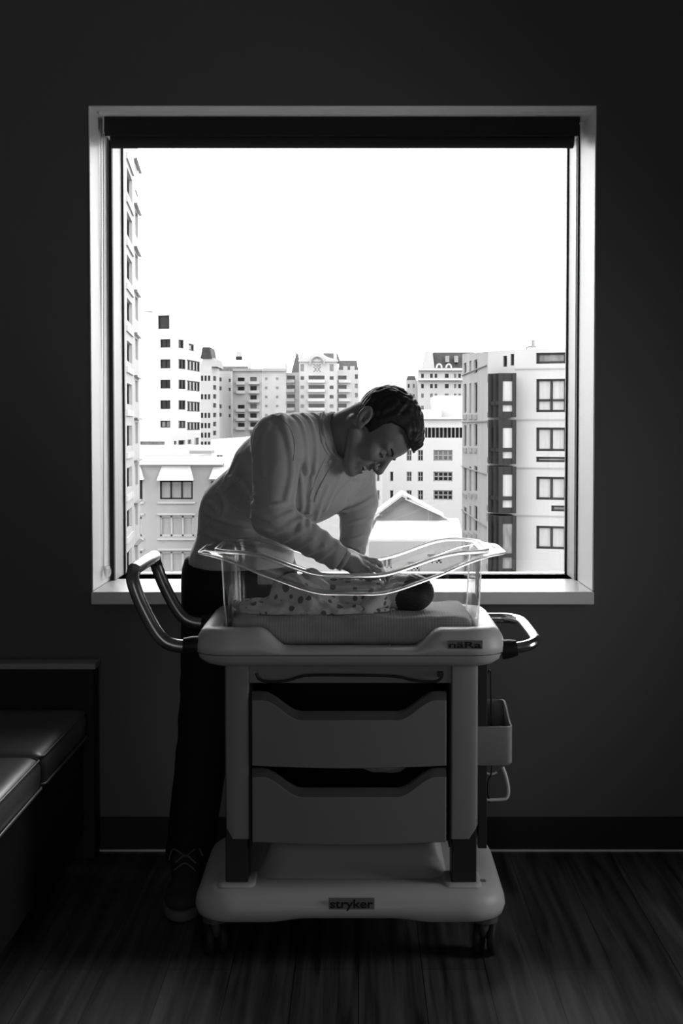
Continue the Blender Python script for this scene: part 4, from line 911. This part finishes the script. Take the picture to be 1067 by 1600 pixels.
# ------------------------------------------------------------------ the man
Pe = np.array([-.335, 3.995, .91]); Wa = P(393, 800, 3.93); Chh = P(466, 738, 3.80); Up = P(492, 698, 3.765)
Rs = P(436, 688, 3.64); Re = P(425, 808, 3.50); Rw = P(533, 873, 3.53)
Ls = P(549, 737, 3.90); Le = P(560, 785, 3.92); Lw = P(549, 872, 3.74)
Wx = norm(Ls - Rs)
NB = P(520, 686, 3.755)
Hf = norm((.40, -.34, -.86)); Hu = np.array([.90, .02, .42]); Hu = norm(Hu - Hf * Hu.dot(Hf)); Hl = np.cross(Hu, Hf)
EAR = P(576, 657, 3.655); HC = EAR + Hl * .074
HR = np.array([Hf, Hl, Hu], np.float32)
def H(x, y, z): return HC + Hf * x + Hl * y + Hu * z
def f_head(p, part='skin'):
    q = (p - HC.astype(np.float32)) @ HR.T
    E = lambda c, r: ell(q, c, r)
    C = lambda a, b_, ra, rb: cone(q, a, b_, ra, rb)
    cran = E((-.001, 0, .046), (.089, .073, .083))
    if part == 'cran': return cran, q
    d = cran
    d = smin(d, E((.048, 0, .035), (.044, .060, .052)), .02)            # forehead
    d = smin(d, E((.050, 0, -.030), (.042, .050, .058)), .03)           # mid face
    for s in (-1, 1):
        d = smin(d, C((.005, s * .056, -.045), (.066, s * .020, -.092), .016, .014), .026)    # jaw
        d = smin(d, E((.066, s * .037, -.026), (.022, .021, .020)), .014)   # cheek, lifted by the smile
        d = smin(d, C((.082, s * .012, .022), (.070, s * .044, .018), .009, .009), .010)  # brow ridge
    d = smin(d, E((.078, 0, -.094), (.017, .021, .015)), .018)          # chin
    d = smin(d, E((.080, 0, -.060), (.018, .026, .024)), .014)          # muzzle
    for s in (-1, 1):
        d = smax(d, -E((.096, s * .031, .002), (.016, .015, .011)), .010)
        d = smin(d, E((.074, s * .031, .001), (.0135, .0135, .0125)), .003)
        d = smin(d, C((.0865, s * .020, -.003), (.0825, s * .043, -.005), .0022, .002), .004)  # lowered lid
        d = smin(d, C((.088, s * .022, .0145), (.078, s * .046, .0145), .0045, .004), .006)
    d = smin(d, C((.090, 0, .012), (.112, 0, -.026), .0075, .0095), .009)  # nose
    d = smin(d, E((.111, 0, -.031), (.010, .010, .009)), .006)
    for s in (-1, 1): d = smin(d, E((.100, s * .0125, -.035), (.010, .007, .0075)), .005); d = smax(d, -E((.105, s * .006, -.041), (.004, .003, .004)), .002)
    # smiling mouth: lips and opening
    up = np.array([.0975, 0, -.0535]); cr = .026
    for s in (-1, 1):
        d = smin(d, C((.0965, 0, -.0525), (.080, s * .025, -.050), .0050, .0032), .004)
        d = smin(d, C((.0925, 0, -.0705), (.080, s * .024, -.055), .0052, .0030), .004)
    d = smax(d, -E((.0965, 0, -.0608), (.020, .0255, .0072)), .004)
    for s in (-1, 1):
        for k_ in (0, 1): pass
        d = smax(d, -(C((.090, s * .020, -.032), (.072, s * .034, -.058), .003, .003)), .006)   # nasolabial fold
        qe = q - np.array([-.012, s * .074, -.008], np.float32); c_, s_ = math.cos(.55), math.sin(.55)
        qe = np.stack([qe[..., 0] * c_ + qe[..., 2] * s_, qe[..., 1] - s * .10 * (-qe[..., 0]), -qe[..., 0] * s_ + qe[..., 2] * c_], -1)
        G = lambda c, r: ell(qe, c, r)
        e = G((0, s * .004, .003), (.0175, .0075, .030))
        e = smax(e, -G((.003, s * .0135, .004), (.0115, .0085, .022)), .002)
        e = smin(e, cone(qe, (-.003, s * .006, .012), (-.007, s * .007, -.010), .0022, .0026), .003)
        e = smax(e, -G((.005, s * .010, -.004), (.006, .010, .008)), .002)
        e = smin(e, G((.010, s * .006, -.006), (.0035, .0035, .006)), .003)
        e = smin(e, G((.003, s * .002, -.024), (.009, .005, .009)), .004)
        d = smin(d, e, .004)
    nb = (NB - HC) @ HR.T
    d = smin(d, C((-.030, 0, -.020), tuple(nb), .052, .062), .022)
    d = smin(d, C((-.025, -.052, -.035), tuple(nb + np.array([.030, -.01, -.0])), .014, .014), .018)   # neck cord
    return d
ctr = HC
head_vf = nets(lambda p: f_head(p), ctr - (.20, .17, .16), ctr + (.17, .16, .15), .0022)
# hands: palm plus five jointed fingers
def hand(p, W, d, n, side, curl, spread=1.0, scale=1.0, foreb=None):
    """W wrist, d pointing direction, n back-of-hand normal, side=+1 thumb on +cross"""
    d = norm(d); n = norm(np.array(n) - d * np.dot(n, d)); s = np.cross(n, d) * side; S_ = scale
    T = lambda a, b_, c: W + (d * a + s * b_ + n * c) * S_
    R = np.array([d, s, n], np.float32)
    r = ell(p, T(.045, .002, .0), np.array((.050, .042, .0145)) * S_, R)
    r = smin(r, cone(p, T(-.01, 0, 0), T(.04, 0, 0), .023 * S_, .018 * S_), .016)
    r = smin(r, ell(p, T(.035, .026, -.008), np.array((.032, .016, .015)) * S_, R), .012)
    specs = [(.030, .088, (.042, .026, .022), .0088, -.16), (.011, .092, (.047, .030, .023), .0090, -.04), (-.009, .089, (.043, .028, .022), .0086, .09), (-.028, .081, (.034, .021, .019), .0076, .22)]
    for k, (b0, a0, ls, rr, yaw) in enumerate(specs):
        root = T(a0 - .022, b0 * .85, .0); a = T(a0, b0, .001); yaw = -yaw * spread
        r = smin(r, cone(p, root, a, .0105 * S_, (rr + .0012) * S_), .006)
        pr = a; ang = curl[k][0]; fing = None
        for j, L in enumerate(ls):
            if j: ang += curl[k][j]
            dd = d * math.cos(ang) * math.cos(yaw) + s * math.sin(yaw) * math.cos(ang) - n * math.sin(ang)
            nx = pr + norm(dd) * L * S_
            c_ = cone(p, pr, nx, (rr - .0006 * j) * S_, (rr - .0009 * (j + 1)) * S_); fing = c_ if fing is None else smin(fing, c_, .002); pr = nx
        r = smin(r, fing, .0025)
    a = T(.022, .030, -.006); b_ = T(.052, .052, -.018); c_ = T(.078, .060, -.026); e = T(.098, .060, -.034)
    th = smin(cone(p, a, b_, .0135 * S_, .0105 * S_), cone(p, b_, c_, .0105 * S_, .0098 * S_), .003); th = smin(th, cone(p, c_, e, .0096 * S_, .0078 * S_), .003)
    r = smin(r, th, .006)
    if foreb is not None: r = smin(r, cone(p, W - d * .005, foreb, .023 * S_, .030 * S_), .014)
    return r
hd = norm(P(600, 892, 3.60) - Rw)
f_rh = lambda p: hand(p, Rw, hd + np.array([0, .12, -.10]), (.15, -.72, .68), 1, [(.05, .26, .20), (.12, .34, .22), (.26, .38, .25), (.42, .40, .28)], 1.7, .98, Rw * .6 + Re * .4)
rh_vf = nets(f_rh, Rw - (.10, .12, .09), Rw + (.20, .18, .10), .0021)
f_lh = lambda p: hand(p, Lw, (.75, -.45, -.28), (.30, .10, .9), -1, [(.15, .35, .2), (.25, .35, .2), (.35, .35, .25), (.5, .4, .25)], 1.0, .98, Lw * .6 + Le * .4)
lh_vf = nets(f_lh, Lw - (.12, .20, .14), Lw + (.20, .18, .12), .0025)
Rh = np.array([-.395, 3.975, .86]); Rk = P(322, 1125, 3.93); Ra = P(291, 1375, 3.86); Lh = np.array([-.27, 4.03, .86]); Lk = P(400, 1130, 3.99); La = np.array([-.26, 4.03, .12])
def f_body(p):
    d = sun(.05, econe(p, Pe, Wa, Wx, (.15, .10), (.13, .09)), econe(p, Wa, Chh, Wx, (.13, .09), (.155, .10)), econe(p, Chh, Up, Wx, (.155, .10), (.12, .07)))
    d = smin(d, cone(p, Up, NB, .06, .054), .04)
    for a, b_, c in ((Rs, Re, Rw), (Ls, Le, Lw)):
        d = smin(d, cone(p, a, b_, .045, .034), .03); d = smin(d, cone(p, b_, c, .034, .024), .01)
    for a, b_, c in ((Rh, Rk, Ra), (Lh, Lk, La)):
        d = smin(d, cone(p, a, b_, .075, .05), .03); d = smin(d, cone(p, b_, c, .05, .036), .01)
    return d
body_vf = nets(f_body, (-.62, 3.40, .08), (.12, 4.2, 1.40), .010)
man = mesh_np('person', merge([head_vf, rh_vf, lh_vf, body_vf]), M['skin'], it=1)
tag(man, 'smiling man in a grey henley bending over the tub and touching the baby', 'person')
# teeth, eyebrows, eyes
def arcpts(pts): return [H(*q) for q in pts]
MB().tube(dense(arcpts([(.078, -.017, -.058), (.0885, -.009, -.058), (.0915, 0, -.058), (.0885, .009, -.058), (.078, .017, -.058)]), 4), .0046, 8).build('teeth', M['teeth'], man, smooth=60)
for s in (-1, 1):
    pts = arcpts([(.0955, s * .014, .0175), (.0935, s * .024, .0215), (.086, s * .037, .0225), (.076, s * .047, .0185)])
    MB().tube(dense(pts, 4), [.0018] + [.0026] * 4 + [.0026] * 4 + [.0022] * 3 + [.0012], 8).build('eyebrow', M['hair'], man, smooth=60)
    MB().tube(dense(arcpts([(.0885, s * .020, -.0055), (.0895, s * .031, -.0070), (.084, s * .043, -.0065)]), 4), .0016, 6).build('eyelash', M['hair'], man, smooth=60)
# hair: short back and sides, brushed-up front
def f_hair(p):
    cran, q = f_head(p, 'cran')
    x, y, z = q[..., 0], q[..., 1], q[..., 2]
    top = smin(cran, ell(q, (.050, 0, .048), (.046, .059, .052)), .02)
    thick = .004 + .005 * np.clip((z - .02) / .06, 0, 1)
    d = top - thick
    d = smin(d, ell(q, (.052, -.005, .098), (.034, .044, .016)), .02); d = smin(d, ell(q, (.080, -.004, .092), (.016, .034, .012)), .014)
    a = np.arctan2(y, x)
    st = np.sin(y * 420 + x * 90 + 2.5 * np.sin(x * 70) + 2 * np.sin(y * 60)) * .0012 + np.sin(y * 330 - x * 160 + 2 * np.sin(z * 90 + x * 60)) * .0011 + .0010 * wob(q * np.array([.5, 1.6, 1], np.float32), 260, 31)
    d = d + st * np.clip((z + .02) / .05, .25, 1)
    ay = np.abs(y)
    face = smax(.046 - .28 * np.clip(ay - .01, 0, 1) - x + .028 * np.clip((z - .05) / .03, 0, 1), z - .074 + .05 * np.clip(x - .04, 0, 1), .006)      # negative inside the face area
    side = smax(.026 - x, z - .040, .008); low = smax(.006 - x, z + .012, .004)
    nape = z + .046 + .25 * (x + .08)
    d = smax(d, -face, .005); d = smax(d, -side, .005); d = smax(d, -low, .004); d = smax(d, -nape, .004)
    for s in (-1, 1): d = smax(d, -ell(q, (-.016, s * .078, -.006), (.018, .022, .030)), .003)
    return d
mesh_np('hair', nets(f_hair, ctr - (.13, .14, .13), ctr + (.17, .14, .16), .0022), M['hair'], man)
# shirt
HEM = .893
def base_shirt(p):
    d = sun(.05, econe(p, Pe + (0, 0, -.05), Wa, Wx * .8 + np.array([.2, .5, 0]), (.176, .136), (.142, .112)), econe(p, Wa, Chh, Wx, (.142, .112), (.176, .124)), econe(p, Chh, Up, Wx, (.176, .122), (.150, .088)))
    d = smin(d, cone(p, Rs * .45 + Up * .55, Rs, .070, .066), .04); d = smin(d, cone(p, Ls * .45 + Up * .55, Ls, .068, .060), .04)
    d = smin(d, cone(p, Up, NB * .75 + Up * .25, .080, .070), .03)
    ra = smin(cone(p, Rs, Re, .064, .052), cone(p, Re, Rw, .050, .0335), .012)
    d = smin(d, ra, .022)
    la = smin(cone(p, Ls, Le, .062, .052), cone(p, Le, Lw + (Le - Lw) * .18, .052, .036), .015); d = smin(d, la, .02)
    return d
coarse = nets(base_shirt, (-.56, 3.40, .82), (.12, 4.2, 1.42), .012); tr0 = bvh(coarse)
folds = [  # picture polyline, amplitude, width
    ([(404, 658), (396, 700), (397, 750)], .004, .010), ([(420, 662), (410, 690), (412, 740)], .004, .009), ([(440, 650), (452, 690), (456, 740), (448, 780)], .007, .010),
    ([(396, 775), (420, 790), (452, 784)], .005, .007), ([(394, 800), (424, 813), (458, 800)], .006, .007), ([(397, 822), (430, 832), (466, 812)], .006, .007), ([(408, 842), (440, 846), (476, 826)], .005, .007),
    ([(430, 858), (462, 858), (490, 842)], .004, .006), ([(470, 868), (492, 862), (508, 852)], .004, .005), ([(494, 876), (508, 868), (520, 858)], .004, .005),
    ([(452, 645), (470, 660), (478, 690), (480, 740)], .007, .008), ([(466, 642), (486, 660), (494, 700), (492, 740)], .006, .007), ([(480, 640), (500, 655), (505, 690)], .005, .006),
    ([(468, 720), (472, 780), (470, 826)], .006, .008), ([(488, 745), (484, 790), (482, 825)], .006, .007), ([(512, 760), (500, 790), (494, 812)], .005, .007), ([(530, 748), (518, 775), (508, 798)], .005, .006), ([(555, 742), (535, 762), (522, 780)], .004, .006),
    ([(352, 742), (380, 760), (394, 790)], .005, .010), ([(340, 765), (352, 790), (342, 812)], .006, .009), ([(325, 785), (340, 800), (330, 820)], .006, .008), ([(318, 800), (350, 815), (392, 822)], .005, .008),
    ([(312, 830), (350, 845), (400, 850)], .006, .008), ([(302, 845), (330, 866), (352, 870)], .004, .007), ([(372, 712), (352, 748), (338, 770)], .004, .008),
    ([(588, 750), (566, 762), (545, 780)], .005, .006), ([(586, 775), (562, 790), (536, 800)], .005, .006), ([(583, 805), (558, 815), (530, 822)], .005, .006), ([(576, 832), (552, 842), (526, 840)], .005, .005), ([(572, 850), (550, 858), (528, 852)], .004, .005),
    ([(540, 738), (556, 748), (575, 745)], .004, .006)]
F3 = []
for pl_, am, wd in folds:
    q = [a for a, _ in onsurf(tr0, pl_, 0, 3)]
    if len(q) > 2: F3.append((q, am, wd * .78))
def f_shirt(p):
    d = base_shirt(p)
    near = np.abs(d) < .03
    pn = p[near]; add = np.zeros(len(pn), np.float32)
    for q, am, wd in F3:
        e = polyd(pn, q); add += 2.1 * am * (np.exp(-(e / wd) ** 2) - .35 * np.exp(-(e / (wd * 2.2)) ** 2))
    add -= .0016 * wob(pn * np.array([1, 1, .6], np.float32), 60, 21); 
    fo = np.clip((pn - Re.astype(np.float32)) @ norm(Rw - Re).astype(np.float32) / np.linalg.norm(Rw - Re), 0, 1.2)
    isr = (cone(pn, Re, Rw, .055, .045) < 0) * 1.0; add += .0022 * isr * np.sin(fo * 42 + 9 * pn[:, 2] * 6) * fo
    d[near] -= add
    # hem, neckline, cuff ends
    x, z = p[..., 0], p[..., 2]
    d = np.maximum(d, HEM + .012 * np.clip((-.40 - x) * 10, 0, 1) - .006 - z)
    nd = norm(H(0, 0, 0) - NB); neckc = cone(p, NB - nd * .02, NB + nd * .12, .064, .075); d = smax(d, -neckc, .004)
    dr = norm(Rw - Re).astype(np.float32); d = np.where(cone(p, Rw - dr * .03, Rw + dr * .1, .07, .07) < 0, np.maximum(d, (p - (Rw - dr * .002).astype(np.float32)) @ dr), d)
    return d
sh_vf = nets(f_shirt, (-.56, 3.40, .86), (.12, 4.2, 1.42), .0042); shirt = mesh_np('henley_shirt', sh_vf, M['shirt'], man, it=1)
tr = bvh(sh_vf)
def ribbon(name, pts, r, mt, parent, lift=.0005, n=6, flat=1.0):
    q = [a for a, _ in onsurf(tr, pts, lift, n)]
    if len(q) > 2: return MB().tube(q, r, 6).build(name, M[mt], parent, smooth=60)
ribbon('shoulder_seam', [(405, 652), (418, 648), (436, 652), (452, 668), (460, 690), (458, 720)], .0016, 'seam', shirt)
ribbon('neckband', [(506, 644), (504, 655), (505, 672), (509, 690), (516, 704), (527, 714), (540, 721)], .0050, 'shirt', shirt, -.001)
ribbon('neckband_seam', [(501, 645), (499, 656), (500, 674), (504, 693), (511, 708), (523, 719)], .0014, 'seam', shirt)
ribbon('side_seam', [(306, 838), (322, 822), (338, 800), (350, 772), (366, 756), (392, 738)], .0014, 'seam', shirt)
ribbon('side_seam', [(338, 768), (352, 782), (376, 800), (394, 812)], .0014, 'seam', shirt)
ribbon('hem_seam', [(302, 866), (330, 870), (350, 871)], .0011, 'seam', shirt)
ribbon('placket', [(524, 722), (514, 735), (505, 750), (496, 768), (491, 784)], .0022, 'seam', shirt)
ribbon('placket', [(508, 716), (499, 735), (491, 756), (484, 778), (491, 785)], .0014, 'seam', shirt)
for u, v_ in ((515, 722), (499, 766)):
    h = onsurf(tr, [(u, v_)])
    if h:
        c, nn = h[0]; nn = norm(nn); nn = nn if nn[1] < 0 else -nn
        MB().tube([c - nn * .001, c + nn * .0022, c + nn * .003], [.0055, .0055, .004], 16).build('button', M['button'], shirt, smooth=40)
# collar band round the neck
nd = norm(H(0, 0, 0) - NB); ca = norm(np.cross(nd, (0, 1, .2))); cb = np.cross(nd, ca)
cl = [NB + nd * (.004 + .012 * math.cos(a)) + ca * .067 * math.cos(a) + cb * .066 * math.sin(a) for a in np.linspace(0, 2 * math.pi, 48, endpoint=False)]
lo_ = [[c + nd * z + norm(c - NB) * r_ for c in cl] for z, r_ in ((-.010, .004), (-.004, .005), (.004, .003), (.006, .001), (.004, -.001), (-.004, .001), (-.010, .001))]
MB().loft(lo_ + [lo_[0]], False, False).build('collar', M['shirt'], shirt, smooth=60)
# wristband
dr = norm(Rw - Re); 
ci = [Rw + dr * .003 + .0275 * (norm(np.cross(dr, (0, 0, 1))) * math.cos(a) + np.cross(dr, norm(np.cross(dr, (0, 0, 1)))) * math.sin(a)) for a in np.linspace(0, 2 * math.pi, 28, endpoint=False)]
MB().loft([[c - dr * .006 for c in ci], [c + dr * .009 for c in ci]], False, False).build('wristband', M['band'], man, smooth=60, solid=.001)
# trousers
def f_tr(p):
    d = econe(p, Pe + (0, 0, .01), Pe + (0, 0, -.07), (.5, .6, 0), (.148, .120), (.160, .128))
    d = smin(d, cone(p, Rh, Rk, .100, .074), .03); d = smin(d, cone(p, Rk, Ra, .074, .064), .02)
    d = smin(d, cone(p, Lh, Lk, .096, .074), .03); d = smin(d, cone(p, Lk, La, .074, .062), .02)
    z = p[..., 2]; d = d - .004 * wob(p * np.array([1, 1, 1.6], np.float32), 38, 41) * np.exp(-((z - .47) / .14) ** 2) - .003 * wob(p * np.array([.6, .6, 2.2], np.float32), 40, 44) * np.exp(-((z - .15) / .1) ** 2)
    d = smax(d, z - .915, .004); return smax(d, .085 - z, .004)
mesh_np('trousers', nets(f_tr, (-.60, 3.75, .07), (-.05, 4.2, .93), .0075), M['jeans'], man, it=2)
# shoes
def shoe(ax, ay, dirx, diry):
    dv = norm((dirx, diry, 0)); sv = np.array([-dv[1], dv[0], 0])
    T = lambda a, b_, c: np.array([ax, ay, 0]) + dv * a + sv * b_ + np.array([0, 0, c])
    R = np.array([dv, sv, (0, 0, 1)], np.float32)
    def up(p):
        d = sun(.03, cone(p, T(-.03, 0, .05), T(-.02, 0, .11), .038, .040), cone(p, T(-.03, 0, .045), T(.10, 0, .045), .037, .040), ell(p, T(.15, -.004, .042), (.068, .046, .032), R), cone(p, T(.0, 0, .09), T(.13, 0, .055), .034, .026))
        d = smax(d, .020 - p[..., 2], .004); return smax(d, p[..., 2] - .128 + .2 * ((p - T(0, 0, 0).astype(np.float32)) @ dv.astype(np.float32)) * 0, .004)
    def so(p):
        d = sun(.03, ell(p, T(-.01, 0, .018), (.065, .042, .05), R), ell(p, T(.13, -.003, .018), (.098, .052, .05), R), ell(p, T(.06, 0, .018), (.08, .042, .05), R))
        return smax(smax(d, p[..., 2] - .030, .006), .001 - p[..., 2], .004)
    c = T(.07, 0, .06); o = mesh_np('shoe', nets(up, c - (.19, .19, .06), c + (.19, .19, .09), .0035), M['shoe'], man, it=1)
    mesh_np('sole', nets(so, c - (.20, .20, .064), c + (.20, .20, .03), .0035), M['sole'], o, it=1)
    m = MB()
    for k in range(5):
        a = .045 + .022 * k; h = .122 - .013 * k - k * .001
        m.tube(dense([T(a, -.028, h - .018), T(a + .006, 0, h + .002), T(a + .012, .028, h - .018)], 4), .0025, 6)
    m.tube(dense([T(.04, 0, .118), T(.02, .03, .135), T(.03, .045, .115)], 4), .002, 6); m.tube(dense([T(.04, 0, .118), T(.03, -.035, .135), T(.05, -.045, .112)], 4), .002, 6)
    m.build('laces', M['sole'], o, smooth=60)
shoe(-.468, 3.835, .06, -1); shoe(-.26, 4.04, .75, -.35)
